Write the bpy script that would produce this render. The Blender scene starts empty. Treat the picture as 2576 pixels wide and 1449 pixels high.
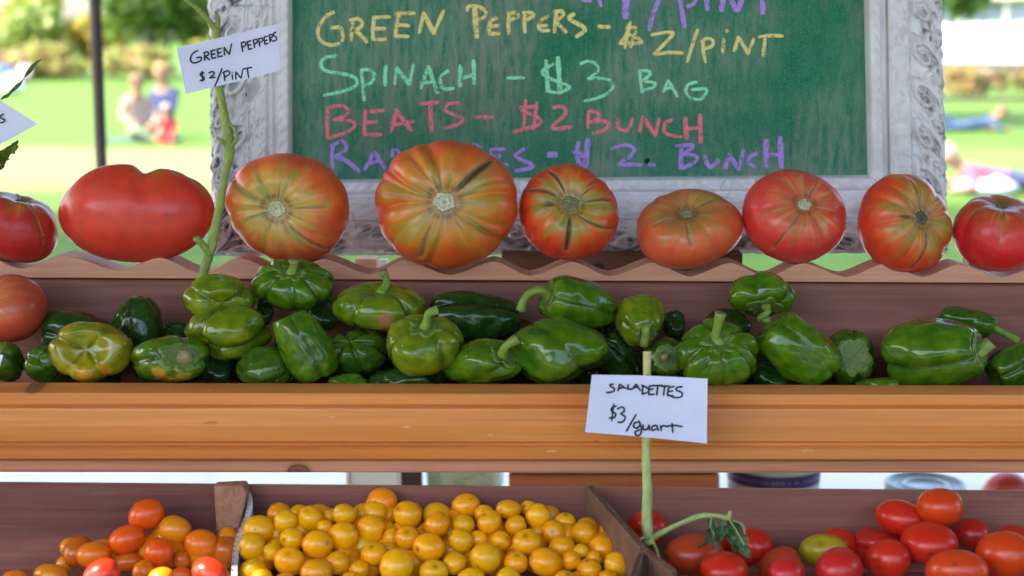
import bpy, math, random
import numpy as np
from mathutils import Vector, Matrix, noise as mn
random.seed(7); RNG = np.random.RandomState(7)
SC = bpy.context.scene
COL = SC.collection
# ------------------------------------------------------------------ camera
FPX = 3900.0; CW, CH = 2576.0, 1449.0; CAMZ = 1.45
PITCH = math.atan(624.5/FPX)
cam_d = bpy.data.cameras.new('camera'); cam = bpy.data.objects.new('camera', cam_d); COL.objects.link(cam)
cam.location = (0, 0, CAMZ); cam.rotation_euler = (math.pi/2-PITCH, 0, 0)
cam_d.sensor_width = 36; cam_d.lens = FPX/CW*36; cam_d.clip_start = .05; cam_d.clip_end = 2000
cam_d.dof.use_dof = True; cam_d.dof.focus_distance = 1.235; cam_d.dof.aperture_fstop = 6.3
SC.camera = cam
# ------------------------------------------------------------------ sky, sun, exposure
SUN = Vector((-.85, -.25, 1.0)).normalized()         # towards the sun: high on the left, a little behind the camera
W = bpy.data.worlds.new('World'); SC.world = W; W.use_nodes = True
nt = W.node_tree; bg = nt.nodes['Background']
sk = nt.nodes.new('ShaderNodeTexSky'); sk.sky_type = 'NISHITA'; sk.sun_disc = False
sk.sun_elevation = math.asin(SUN.z); sk.sun_rotation = math.atan2(SUN.x, SUN.y)
sk.dust_density = 3.5; sk.ozone_density = .6
nt.links.new(sk.outputs[0], bg.inputs[0]); bg.inputs[1].default_value = .15
sl = bpy.data.lights.new('sun', 'SUN'); sl.energy = 2.0; sl.angle = math.radians(.5); sl.color = (1, .95, .86)
so = bpy.data.objects.new('sun', sl); COL.objects.link(so)
so.rotation_euler = SUN.to_track_quat('Z', 'Y').to_euler()
SC.view_settings.view_transform = 'Standard'; SC.view_settings.look = 'None'
SC.view_settings.gamma = 1; SC.view_settings.use_curve_mapping = False
SC.view_settings.exposure = 2.85
# ------------------------------------------------------------------ helpers
F = np.array([0, math.cos(PITCH), -math.sin(PITCH)]); U = np.array([0, math.sin(PITCH), math.cos(PITCH)])
R = np.array([1., 0, 0]); B = -F; CAM = np.array([0, 0, CAMZ])
def at(x, y, Y):                                     # where the line of sight through a photo point meets depth Y
    d = F + (x-1288)/FPX*R + (724.5-y)/FPX*U
    return CAM + d*(Y/d[1])
def mpp(x, y, Y): return float((at(x, y, Y)-CAM) @ F)/FPX
ORG = {}
def tag(o, label=None, cat=None, group=None, kind=None):
    if label: o['label'] = label
    if cat: o['category'] = cat
    if group: o['group'] = group
    if kind: o['kind'] = kind
    return o
def empty(name, loc, label, cat, group=None):
    o = bpy.data.objects.new(name, None); COL.objects.link(o); o.location = loc; o.empty_display_size = .02
    ORG[o.name] = np.array(loc, float); return tag(o, label, cat, group)
def mob(name, V, Fc, mat, parent=None, smooth=True, cols=None, origin=None, mats=None, midx=None):
    V = np.asarray(V, float)
    if parent is not None: og = ORG[parent.name]
    elif origin is not None: og = np.array(origin, float)
    else: og = np.array([(V[:,0].min()+V[:,0].max())/2, (V[:,1].min()+V[:,1].max())/2, V[:,2].min()])
    me = bpy.data.meshes.new(name); me.from_pydata((V-og).tolist(), [], Fc)
    me.materials.append(mat)
    for m in (mats or []): me.materials.append(m)
    if midx is not None: me.polygons.foreach_set('material_index', midx)
    if smooth: me.polygons.foreach_set('use_smooth', [True]*len(me.polygons))
    if cols is not None:
        ca = me.color_attributes.new('Col', 'FLOAT_COLOR', 'POINT')
        c = np.ones((len(V), 4)); c[:, :3] = cols; ca.data.foreach_set('color', c.ravel())
    me.update()
    o = bpy.data.objects.new(name, me); COL.objects.link(o)
    if parent is not None: o.parent = parent
    else: o.location = og
    ORG[o.name] = og
    return o
def join(parts):
    V = []; Fc = []; n = 0
    for v, f in parts:
        V += [tuple(p) for p in v]; Fc += [tuple(i+n for i in q) for q in f]; n = len(V)
    return V, Fc
def catmull(P, n=6):
    P = [np.array(p, float) for p in P]
    if len(P) < 3: return P
    out = []
    for i in range(len(P)-1):
        a = P[i-1] if i else 2*P[0]-P[1]; b = P[i]; c = P[i+1]; d = P[i+2] if i+2 < len(P) else 2*P[-1]-P[-2]
        for k in range(n):
            t = k/n
            out.append(.5*((2*b)+(-a+c)*t+(2*a-5*b+4*c-d)*t*t+(-a+3*b-3*c+d)*t**3))
    out.append(P[-1]); return out
def tube(P, rad, seg=10, sm=6, knob=0):
    PR = [np.append(np.array(p, float), r) for p, r in zip(P, rad)]
    Q = catmull(PR, sm) if sm else PR
    V = []; Fc = []; prev = None
    for i, q in enumerate(Q):
        p = q[:3]; t = (Q[min(i+1, len(Q)-1)]-Q[max(i-1, 0)])[:3]; t /= np.linalg.norm(t)+1e-12
        if prev is None:
            a = np.cross(t, [0, 0, 1.]); a = a if np.linalg.norm(a) > .1 else np.cross(t, [1., 0, 0])
        else: a = prev-t*(prev@t)
        a /= np.linalg.norm(a); b = np.cross(t, a); prev = a
        r = max(q[3], 1e-5)
        for k in range(seg):
            w = 2*math.pi*k/seg
            rr = r*(1+knob*math.cos(3*w+i*.5)*.5+knob*(random.random()-.5))
            V.append(p+rr*(math.cos(w)*a+math.sin(w)*b))
    m = len(Q)
    for i in range(m-1):
        for k in range(seg):
            Fc.append((i*seg+k, i*seg+(k+1) % seg, (i+1)*seg+(k+1) % seg, (i+1)*seg+k))
    Fc.append(tuple(range(seg))[::-1]); Fc.append(tuple((m-1)*seg+k for k in range(seg)))
    return V, Fc
def box(x0, x1, y0, y1, z0, z1):
    V = [(x, y, z) for x in (x0, x1) for y in (y0, y1) for z in (z0, z1)]
    return V, [(0, 1, 3, 2), (4, 6, 7, 5), (0, 4, 5, 1), (2, 3, 7, 6), (0, 2, 6, 4), (1, 5, 7, 3)]
def bevel(o, w=.001, s=2):
    m = o.modifiers.new('edge', 'BEVEL'); m.width = w; m.segments = s; m.limit_method = 'ANGLE'; return o
def fbm(v, s, o=3): return mn.fractal(Vector(v)*s, 1., 2., o)
# ------------------------------------------------------------------ materials
def srgb(r, g, b): return tuple(((c/255+.055)/1.055)**2.4 if c/255 > .04045 else c/255/12.92 for c in (r, g, b))
class NB:
    def __init__(s, name):
        s.m = bpy.data.materials.new(name); s.m.use_nodes = True; s.t = s.m.node_tree; s.n = s.t.nodes
        s.p = s.n['Principled BSDF']; s.out = s.n['Material Output']
    def new(s, typ, **k):
        q = s.n.new(typ)
        for a, b in k.items():
            if a[0] == '_': q.inputs[a[1:].replace('_', ' ')].default_value = b
            else: setattr(q, a, b)
        return q
    def l(s, a, b): s.t.links.new(a, b)
    def coord(s, sc=(1, 1, 1), kind='Object', loc=(0, 0, 0)):
        c = s.new('ShaderNodeTexCoord'); m = s.new('ShaderNodeMapping'); m.inputs['Scale'].default_value = sc
        m.inputs['Location'].default_value = loc
        s.l(c.outputs[kind], m.inputs[0]); return m.outputs[0]
    def noise(s, vec, scale, detail=4, rough=.6, dist=0):
        q = s.new('ShaderNodeTexNoise'); q.inputs['Scale'].default_value = scale; q.inputs['Detail'].default_value = detail
        q.inputs['Roughness'].default_value = rough; q.inputs['Distortion'].default_value = dist
        s.l(vec, q.inputs['Vector']); return q.outputs['Fac']
    def ramp(s, fac, stops):
        q = s.new('ShaderNodeValToRGB'); e = q.color_ramp.elements
        while len(e) < len(stops): e.new(.5)
        for i, (p, c) in enumerate(stops):
            e[i].position = p; e[i].color = (*(c if hasattr(c, '__len__') else (c, c, c)), 1)
        s.l(fac, q.inputs[0]); return q.outputs[0]
    def mix(s, fac, a, b, typ='MIX'):
        q = s.new('ShaderNodeMix', data_type='RGBA', blend_type=typ)
        for v, i in ((fac, 0), (a, 6), (b, 7)):
            if hasattr(v, 'is_linked') or hasattr(v, 'links'): s.l(v, q.inputs[i])
            elif i == 0: q.inputs[0].default_value = v
            else: q.inputs[i].default_value = (*v, 1)
        return q.outputs[2]
    def math(s, op, a, b=None):
        q = s.new('ShaderNodeMath', operation=op)
        for i, v in enumerate((a, b)):
            if v is None: continue
            if hasattr(v, 'links'): s.l(v, q.inputs[i])
            else: q.inputs[i].default_value = v
        return q.outputs[0]
    def bump(s, h, st=.3, d=.001, prev=None):
        q = s.new('ShaderNodeBump'); q.inputs['Strength'].default_value = st; q.inputs['Distance'].default_value = d
        s.l(h, q.inputs['Height'])
        if prev is not None: s.l(prev, q.inputs['Normal'])
        s.l(q.outputs[0], s.p.inputs['Normal']); return q.outputs[0]
    def base(s, c, rough=.5, spec=.5):
        if hasattr(c, 'links'): s.l(c, s.p.inputs['Base Color'])
        else: s.p.inputs['Base Color'].default_value = (*c, 1)
        s.p.inputs['Roughness'].default_value = rough; s.p.inputs['Specular IOR Level'].default_value = spec; return s
def plain(name, c, rough=.6, var=.25, sc=30, spec=.4):
    b = NB(name); v = b.coord(); f = b.noise(v, sc)
    b.base(b.ramp(f, [(.3, tuple(x*(1-var) for x in c)), (.7, tuple(min(1, x*(1+var)) for x in c))]), rough, spec)
    b.bump(f, .1, .002); return b.m
def wood(name, dark, mid, light, rough=.55, knots=(), spots=0, gs=1., patch=.15, nicks=None):
    """grain runs along X; knots: (x, z, r) in object space"""
    b = NB(name)
    v = b.coord((2.2, 60, 60)); v2 = b.coord((1.1, 14, 14)); v3 = b.coord((9, 420, 420))
    g1 = b.noise(v, 1.2*gs, 5, .6, .6); g2 = b.noise(v2, 1.5*gs, 3, .5, 1.2); g3 = b.noise(v3, 1.2, 2, .6)
    c = b.ramp(g1, [(.28, dark), (.5, mid), (.74, light)])
    c2 = b.ramp(g2, [(.35, dark), (.62, light)])
    c = b.mix(.5, c, c2)
    fine = b.ramp(g3, [(.35, (.90, .86, .84)), (.62, (1.04, 1.03, 1.02))])
    c = b.mix(1., c, fine, 'MULTIPLY')
    nrm = b.bump(g1, .25, .0008); nrm = b.bump(g3, .25, .0004, nrm)
    tc = b.new('ShaderNodeTexCoord'); sp = b.new('ShaderNodeSeparateXYZ'); b.l(tc.outputs['Object'], sp.inputs[0])
    for (kx, kz, kr, kc) in knots:
        dx = b.math('SUBTRACT', sp.outputs[0], kx); dz = b.math('SUBTRACT', sp.outputs[2], kz)
        d = b.math('SQRT', b.math('ADD', b.math('POWER', b.math('ABSOLUTE', b.math('DIVIDE', dx, kr*1.5)), 2.), b.math('POWER', b.math('ABSOLUTE', b.math('DIVIDE', dz, kr)), 2.)))
        d = b.math('ADD', d, b.math('MULTIPLY', b.math('SUBTRACT', g2, .5), .5))
        m = b.ramp(d, [(0, .9), (.5, .75), (.62, .95), (.8, .3), (1., 0.)])
        c = b.mix(m, c, kc)
    if spots:
        sv = b.coord((1, 1.6, 1.6)); s1 = b.noise(sv, spots, 2, .5)
        c = b.mix(b.ramp(s1, [(.68, 0.), (.72, .6)]), c, tuple(x*.35 for x in dark))
    pt = b.noise(b.coord((3, 9, 9)), 9, 6, .65)
    c = b.mix(b.ramp(pt, [(.55, 0.), (.85, patch)]), c, (.42, .36, .33))
    if nicks:
        n1 = b.noise(b.coord((14, 50, 50)), 3.1, 2, .5); n2 = b.noise(b.coord((22, 60, 60), loc=(3, 5, 1)), 2.3, 2, .5)
        c = b.mix(b.ramp(n1, [(.72, 0.), (.75, .5)]), c, (.78, .56, .38)); c = b.mix(b.ramp(n2, [(.745, 0.), (.78, .5)]), c, (.16, .06, .03))
        n3 = b.noise(b.coord((1.1, 260, 260), loc=(9, 2, 4)), 1.7, 3, .55); c = b.mix(b.ramp(n3, [(.64, 0.), (.70, .45)]), c, (.30, .10, .03)); n4 = b.noise(b.coord((1.6, 190, 190), loc=(1, 7, 4)), 1.9, 3, .55); c = b.mix(b.ramp(n4, [(.64, 0.), (.72, .4)]), c, (.88, .50, .24))
        lv = b.noise(b.coord((1, 1, 1)), 2.6, 3, .5); c = b.mix(b.ramp(lv, [(.4, .0), (.65, .45)]), c, nicks)
    b.base(c, rough, .35)
    return b.m
M = {}
M['front'] = None
# waxy fruit skin reading a colour attribute
def skin(name, rough=.3, bumpst=.12, bs=60, coat=.3, sss=0., speck=.12, spec=.5):
    b = NB(name); a = b.new('ShaderNodeAttribute', attribute_name='Col')
    v = b.coord(); n = b.noise(v, 90, 5, .6); n2 = b.noise(v, 700, 2, .5)
    c = b.mix(1., a.outputs['Color'], b.ramp(n, [(.3, 1-speck), (.7, 1+speck)]), 'MULTIPLY')
    c = b.mix(b.ramp(n2, [(.66, 0.), (.74, .35)]), c, (.45, .38, .14))
    b.base(c, rough, spec); b.bump(b.noise(v, bs, 3, .5), bumpst, .001)
    r = b.ramp(b.noise(v, 40, 3, .6), [(.3, rough*.75), (.7, rough*1.35)]); b.l(r, b.p.inputs['Roughness'])
    b.p.inputs['Coat Weight'].default_value = coat; b.p.inputs['Coat Roughness'].default_value = .09
    if sss:
        b.p.inputs['Subsurface Weight'].default_value = sss; b.p.inputs['Subsurface Radius'].default_value = (.012, .004, .002)
        b.p.inputs['Subsurface Scale'].default_value = .6
    return b.m
M['heir'] = skin('heirloom_skin', .36, .10, 45, .12, spec=.38)
M['pep'] = skin('pepper_skin', .22, .30, 90, .35, 0, .25, .3)
M['stem'] = skin('pepper_stem', .55, .5, 260, 0, 0, .2)
def objcol(name, rough, coat, sss):
    b = NB(name); oi = b.new('ShaderNodeObjectInfo'); a = b.new('ShaderNodeAttribute', attribute_name='Col')
    v = b.coord(); ad = b.new('ShaderNodeVectorMath', operation='ADD'); b.l(v, ad.inputs[0])
    cm = b.new('ShaderNodeCombineXYZ'); b.l(oi.outputs['Random'], cm.inputs[0]); b.l(oi.outputs['Random'], cm.inputs[1])
    ml = b.new('ShaderNodeVectorMath', operation='SCALE'); ml.inputs['Scale'].default_value = 7.3; b.l(cm.outputs[0], ml.inputs[0]); b.l(ml.outputs[0], ad.inputs[1])
    vv = ad.outputs[0]
    n = b.noise(vv, 55, 4, .6); n2 = b.noise(vv, 900, 2, .5)
    c = b.mix(1., oi.outputs['Color'], b.ramp(n, [(.3, .80), (.72, 1.12)]), 'MULTIPLY')
    c = b.mix(b.ramp(n2, [(.66, 0.), (.74, .22)]), c, (.75, .45, .1))
    c = b.mix(a.outputs['Color'], c, (.07, .045, .02))
    b.base(c, rough, .34); b.bump(n, .12, .001)
    r = b.ramp(n, [(.3, rough*.7), (.7, rough*1.5)]); b.l(r, b.p.inputs['Roughness'])
    b.p.inputs['Coat Weight'].default_value = coat; b.p.inputs['Coat Roughness'].default_value = .18
    b.p.inputs['Subsurface Weight'].default_value = sss; b.p.inputs['Subsurface Radius'].default_value = (.010, .005, .002)
    b.p.inputs['Subsurface Scale'].default_value = .5
    return b.m
M['cherry'] = objcol('cherry_tomato_skin', .27, .4, .12)
M['red'] = objcol('red_tomato_skin', .26, .25, .08)
M['vine'] = skin('vine_stem', .6, .5, 500, 0, 0, .18)
# papers and ink
b = NB('card_paper'); v = b.coord(); f = b.noise(v, 25, 4)
b.base(b.ramp(f, [(.3, (.60, .61, .80)), (.7, (.67, .69, .88))]), .75, .2); b.bump(f, .15, .001); M['card'] = b.m
M['ink'] = plain('black_marker', (.012, .012, .02), .5)
# cardboard
b = NB('cardboard'); v = b.coord(); f = b.noise(v, 60, 5); v2 = b.coord((1, 1, 1)); w = b.new('ShaderNodeTexWave', wave_type='BANDS', bands_direction='Y'); w.inputs['Scale'].default_value = 70; w.inputs['Distortion'].default_value = 1.
b.l(v2, w.inputs['Vector'])
b.base(b.ramp(f, [(.3, (.15, .075, .05)), (.7, (.23, .125, .085))]), .85, .15); b.bump(w.outputs['Fac'], .35, .001); M['board_brown'] = b.m
M['board_edge'] = plain('cardboard_cut_edge', (.42, .31, .24), .9, .5, 400)
M['flute'] = plain('cardboard_flute_shadow', (.05, .03, .025), .9)
M['grey_card'] = plain('grey_card_edge', (.45, .44, .46), .8, .2, 80)
# chalkboard
b = NB('green_chalkboard'); v = b.coord(); vs = b.coord((18, 1, 3.5))
s1 = b.noise(v, 7, 4, .55, .4); s2 = b.noise(vs, 9, 6, .7, .3); s3 = b.noise(v, 260, 3, .7); s4 = b.noise(v, 900, 2, .7)
g = b.ramp(s3, [(.3, (.003, .135, .070)), (.75, (.012, .225, .122))])
sm = b.math('MULTIPLY', b.ramp(s1, [(.38, 0.), (.56, 1.)]), b.ramp(s2, [(.36, 0.05), (.60, 1.)]))
c = b.mix(b.math('MULTIPLY', sm, .72), g, (.22, .31, .24))
c = b.mix(b.math('MULTIPLY', b.ramp(b.noise(v, 9, 4, .6, .5), [(.50, 0.), (.62, 1.)]), b.ramp(s2, [(.38, .05), (.62, .6)])), c, (.26, .245, .22))
c = b.mix(b.ramp(s4, [(.54, 0.), (.66, .55)]), c, (.26, .38, .30))
c = b.mix(b.ramp(b.noise(b.coord((60, 1, 5)), 9, 4, .7), [(.55, 0.), (.75, .5)]), c, (.17, .27, .20))
b.base(c, .75, .25); b.bump(s3, .25, .0006); M['chalkboard'] = b.m
def chalk(name, c):
    b = NB(name); v = b.coord(); a = b.noise(v, 520, 3, .75); a2 = b.noise(b.coord((1, 1, .35)), 240, 2, .6)
    k = b.math('ADD', b.math('MULTIPLY', a, .7), b.math('MULTIPLY', a2, .3))
    cc = b.mix(b.ramp(k, [(.36, 0.), (.485, 1.)]), (.03, .16, .10), c)
    b.base(cc, .95, .05); b.bump(a, .5, .0008); return b.m
M['c_yellow'] = chalk('yellow_chalk', (.86, .72, .28)); M['c_mint'] = chalk('mint_chalk', (.32, .84, .52))
M['c_pink'] = chalk('pink_chalk', (.95, .22, .30)); M['c_purple'] = chalk('purple_chalk', (.50, .29, .88))
# old white paint on carved frame
def framemat(name, wear, dk):
    b = NB(name); v = b.coord(); f = b.noise(v, 35, 6, .7); f2 = b.noise(v, 8, 5, .65, .8); f3 = b.noise(b.coord((1, 1, .35)), 60, 5, .75, 1.)
    c = b.ramp(f, [(.3, (.66, .66, .70)), (.7, (.84, .83, .87))])
    c = b.mix(b.ramp(f3, [(wear, 0.), (wear+.05, .9)]), c, dk)
    c = b.mix(b.ramp(f2, [(.72, 0.), (.74, .8)]), c, (.30, .15, .07))
    vo = b.new('ShaderNodeTexVoronoi', feature='DISTANCE_TO_EDGE'); vo.inputs['Scale'].default_value = 38; b.l(b.coord((1, 1, .45)), vo.inputs['Vector'])
    hair = b.math('MULTIPLY', b.ramp(vo.outputs['Distance'], [(0., .45), (.02, 0.)]), b.ramp(f2, [(.5, 0.), (.66, 1.)])); c = b.mix(hair, c, dk)
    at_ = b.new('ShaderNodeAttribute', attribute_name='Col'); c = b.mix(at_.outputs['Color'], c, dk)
    b.base(c, .5, .4); b.bump(f, .25, .0015); return b.m
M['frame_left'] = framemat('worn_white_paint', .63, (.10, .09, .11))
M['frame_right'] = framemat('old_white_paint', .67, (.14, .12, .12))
M['frame_bottom'] = framemat('patchy_white_paint', .61, (.13, .11, .13))
M['metal_strip'] = plain('dull_metal_strip', (.30, .31, .30), .35)
# ================================================================== large structure: ground, table, stand
def ground_mat():
    b = NB('sunlit_grass'); v = b.coord(); f = b.noise(v, 2.2, 6, .7); f2 = b.noise(v, .25, 4, .6)
    c = b.ramp(f, [(.3, (.048, .105, .014)), (.7, (.095, .175, .026))])
    sp = b.new('ShaderNodeSeparateXYZ'); tc = b.new('ShaderNodeTexCoord'); b.l(tc.outputs['Object'], sp.inputs[0])
    yy = b.math('ADD', sp.outputs[1], b.math('MULTIPLY', b.math('SUBTRACT', f2, .5), 2.5))
    dry = b.ramp(b.math('DIVIDE', yy, 40), [(.36, 0.), (.40, 1.), (.51, 1.), (.54, 0.)])     # a band of dry mown grass, 14 to 21 m away
    dry = b.math('MULTIPLY', dry, b.ramp(b.math('ADD', sp.outputs[0], 0), [(.0, 1.), (1., .35)]))
    c = b.mix(dry, c, (.155, .20, .068))
    b.base(c, .9, .15); b.bump(f, .6, .03); return b.m
GRASS = ground_mat()
V = []; Fc = []; n = 40
for i in range(n+1):
    for j in range(n+1):
        X = (i/n-.5)*2; Z = (j/n-.5)*2; X = 900*np.sign(X)*abs(X)**2.5; Z = 900*np.sign(Z)*abs(Z)**2.5
        V.append((X, Z, 0))
for i in range(n):
    for j in range(n): Fc.append((i*(n+1)+j, (i+1)*(n+1)+j, (i+1)*(n+1)+j+1, i*(n+1)+j+1))
tag(mob('ground', V, Fc, GRASS, smooth=False, origin=(0, 0, 0)), kind='structure')
PAVE = plain('worn_asphalt', (.11, .105, .10), .85, .15, 3)
v, f = box(-9, 9, -7, 4.2, .0, .06); tag(mob('pavement', v, f, PAVE, smooth=False), kind='structure')
# grass tufts near the paving: one mass
def leafcloud(pts, size, colf, rng, up=.2):
    n = len(pts); P = np.asarray(pts, float)
    d = rng.normal(size=(n, 3)); d /= np.linalg.norm(d, axis=1)[:, None]
    e = rng.normal(size=(n, 3)); e -= d*(e*d).sum(1)[:, None]; e /= np.linalg.norm(e, axis=1)[:, None]
    g = np.cross(d, e); s = size*rng.uniform(.6, 1.3, (n, 1))
    V = np.stack([P-d*s, P+e*s*.45+g*s*.12, P+d*s, P-e*s*.45+g*s*.12], 1).reshape(-1, 3)
    Fc = [(4*i, 4*i+1, 4*i+2, 4*i+3) for i in range(n)]
    C = np.repeat(np.array([colf(p, rng) for p in P]), 4, 0)
    return V, Fc, C
b = NB('leaves'); a = b.new('ShaderNodeAttribute', attribute_name='Col'); b.base(a.outputs['Color'], .5, .4)
tr = b.new('ShaderNodeBsdfTranslucent'); b.l(a.outputs['Color'], tr.inputs[0]); mx = b.new('ShaderNodeMixShader'); mx.inputs[0].default_value = .45
b.l(b.p.outputs[0], mx.inputs[1]); b.l(tr.outputs[0], mx.inputs[2]); b.l(mx.outputs[0], b.out.inputs[0]); M['leaf'] = b.m
M['bark'] = plain('bark', (.09, .065, .045), .9, .4, 12)
def crownpts(c, r, n, rng, lumps=9):
    cs = []
    for i in range(lumps):
        d = rng.normal(size=3); d /= np.linalg.norm(d); cs.append((np.array(c)+d*np.array(r)*.55, rng.uniform(.32, .6)))
    P = []
    while len(P) < n:
        k = cs[rng.randint(lumps)]; d = rng.normal(size=3); d /= np.linalg.norm(d)
        p = k[0]+d*np.array(r)*k[1]*rng.uniform(.55, 1.05)
        P.append(p)
    return P
def tree(name, x, y, h, r, label, cols, seed, n=3500, ls=.2, trunk=.16, group=None, zc=None, zr=None, cat='tree'):
    rng = np.random.RandomState(seed); o = empty(name, (x, y, 0), label, cat, group)
    zc = zc or h*.62; zr = zr or h*.4
    limbs = [tube([(x, y, 0), (x+.1, y, zc*.5), (x, y, zc)], [trunk, trunk*.8, trunk*.35], 8)]
    for i in range(6):
        w = rng.uniform(0, 6.28); limbs.append(tube([(x, y, zc*.6+.1*i), (x+math.cos(w)*r*.4, y+math.sin(w)*r*.4, zc+zr*.1*i-.2), (x+math.cos(w)*r*.75, y+math.sin(w)*r*.75, zc+zr*rng.uniform(-.2, .6))], [trunk*.45, trunk*.25, trunk*.08], 6))
    v, f = join(limbs); mob('trunk', v, f, M['bark'], o)
    def cf(p, g):
        a = np.array(cols[g.randint(len(cols))]); return a*g.uniform(.65, 1.35)
    v, f, c = leafcloud(crownpts((x, y, zc+zr*.15), (r, r, zr), n, rng), ls, cf, rng)
    mob('crown', v, f, M['leaf'], o, smooth=False, cols=c)
    return o
G1 = [(.04, .10, .010), (.09, .19, .018), (.16, .26, .03)]
G2 = [(.18, .28, .03), (.30, .40, .06), (.08, .15, .02), (.50, .56, .24)]
GY = [(.50, .38, .04), (.32, .32, .05), (.18, .24, .04), (.60, .42, .10)]
GR = [(.34, .30, .09), (.22, .30, .06), (.42, .34, .13), (.36, .24, .10)]
# shrubs and small trees along the far side of the lawn
shr = [(-25.5, 62, 6.5, 4.0, 'loose pale green tree at the far left edge of the lawn', G2, 'pale_tree'),
       (-18.2, 60, 2.7, 1.9, 'bright green shrub left of the tall dark pole', G2, 'shrub'),
       (-15.6, 61, 2.6, 1.5, 'yellowish shrub glimpsed just left of the dark pole', GY, 'shrub'),
       (-19.8, 66, 3.4, 1.8, 'yellow-leaved bush in the top left corner', GY, 'shrub'),
       (-13.6, 59, 6.8, 2.6, 'dark green tree just right of the dark pole', G1, 'leafy_tree'),
       (-11.0, 60, 5.4, 2.3, 'light green tree beside the left side of the picture frame', G2, 'leafy_tree'),
       (-8.0, 64, 7.5, 4.0, 'green tree behind the left half of the chalkboard', G1, 'leafy_tree'),
       (0., 66, 8.5, 4.5, 'green tree behind the middle of the chalkboard', G1, 'leafy_tree'),
       (8.5, 66, 8, 4.2, 'green tree behind the right half of the chalkboard', G2, 'leafy_tree'),
       (15.6, 58, 7.4, 2.2, 'dark leafy tree left of the white building', G1, 'leafy_tree')]
for i, (x, y, h, r, lab, c, nm) in enumerate(shr):
    low = nm == 'shrub'
    tree(nm, x, y, h, r, lab, c, 40+i, n=2600 if r < 3 else 3600, ls=.24, zc=h*.5 if low else h*.55, zr=h*.48 if low else h*.5, cat='shrub' if low else 'tree', trunk=.08 if low else .17)
for i, (x, y, h, r, lab) in enumerate([(-16.8, 57, 1.4, 2.1, 'low rusty brown bush at the foot of the trees left of the pole'), (-13.2, 56, 1.2, 1.7, 'low rusty brown bush right of the dark pole'), (-10.2, 56, 1.5, 1.7, 'low olive bush beside the picture frame'), (-20.3, 57, 1.5, 1.9, 'low olive bush at the far left')]):
    tree('bush', x, y, h, r, lab, GR if 'rusty' in lab else GY+G1, 70+i, n=900, ls=.2, zc=h*.45, zr=h*.5, cat='bush', trunk=.04)
# trees whose shade falls over the near lawn (their crowns are out of the picture)
for i, (x, y, h, r, lab) in enumerate([(-10.5, 8.2, 9, 3.6, 'broad shade tree left of the stall, nearest one'), (-6.3, 10.4, 9.5, 3.4, 'broad shade tree beyond the stall'), (-3.6, 9., 10.5, 3.4, 'tall shade tree over the near lawn'), (-21., 21.8, 7, 1.4, 'slim shade tree at the edge of the dry grass'), (-.8, 26.2, 7, 3.0, 'round tree on the lawn behind the chalkboard'), (4.8, 27.5, 7.5, 3.2, 'round tree on the lawn right of the chalkboard middle')]):
    tree('shade_tree', x, y, h, r, lab, G1, 90+i, n=4200, ls=.26, zc=h*.72, zr=h*.26, group='shade trees over the lawn')
for i, (x, y, h, r, lab) in enumerate([(-13, -8.5, 4.2, 3.0, 'added tree behind the photographer, far left'), (-7.4, -9.5, 3.2, 2.6, 'added low tree behind the photographer, left'), (-2.2, -9, 3.9, 2.4, 'added tree behind the photographer, left of the middle'), (2.6, -10, 3.0, 2.6, 'added low tree behind the photographer, right of the middle'), (7.6, -9, 4.6, 2.8, 'added tree behind the photographer, right'), (13, -8, 4.0, 3.0, 'added tree behind the photographer, far right'), (-9.5, -2.5, 5.0, 2.6, 'added tree beside the path on the left'), (10, -2.2, 5.2, 3.0, 'added tree beside the path on the right'), (9.5, 4.4, 5.5, 2.6, 'added tree right of the stall')]):  # unseen trees added to block low sky and sharpen highlights on the stall
    tree('shade_tree', x, y, h, r, lab, G1, 140+i, n=3000, ls=.3, zc=h*.52, zr=h*.47, group='unseen trees added to block low sky')
# near overhanging branch, right top corner
o = empty('leafy_branch', (14.7, 38, 2.6), 'dark leafy branch hanging into the top right corner beside the picture frame', 'branch')
rng = np.random.RandomState(5); v, f, c = leafcloud(crownpts((10.75, 38, 2.55), (.55, .5, .55), 380, rng), .16, lambda p, g: np.array(G1[g.randint(2)])*g.uniform(.6, 1.1), rng)
mob('foliage', v, f, M['leaf'], o, smooth=False, cols=c)
v, f = tube([(10.7, 38, 6.5), (10.75, 38, 4), (10.75, 38, 2.6)], [.05, .04, .01], 6); mob('twig', v, f, M['bark'], o)
# white building far right
WB = empty('white_building', (19.3, 76, 0), 'long white pavilion with blue-grey windows beyond the flower bed, right', 'building')
WP = plain('white_wall_paint', (.80, .80, .78), .7, .04, 2); WG = plain('window_glass', (.22, .27, .36), .15, .3, .6); WR = plain('roof_fascia', (.42, .39, .30), .8)
v, f = box(19.3, 44, 76.1, 84, 0, 3.3); mob('wall', v, f, WP, WB, smooth=False)
for i in range(11):
    x = 19.4+i*2.2
    v, f = box(x+.05, x+1.95, 75.8, 76.06, .42, 2.2); mob('panel', v, f, WP, WB, smooth=False)
    v, f = box(x+.15, x+2.0, 75.95, 76.08, 2.3, 3.15); mob('window', v, f, WG, WB, smooth=False)
    v, f = box(x-.1, x+.02, 75.7, 75.98, 0, 3.3); mob('column', v, f, WP, WB, smooth=False)
v, f = box(18.9, 44.5, 75.2, 84.5, 3.3, 3.7); mob('roof', v, f, WR, WB, smooth=False)
v, f = box(19.3, 44, 75.3, 75.9, 0, .36); mob('plinth', v, f, plain('dark_plinth', (.08, .07, .07), .8), WB, smooth=False)
WB.rotation_euler = (0, 0, math.radians(-28))
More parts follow.
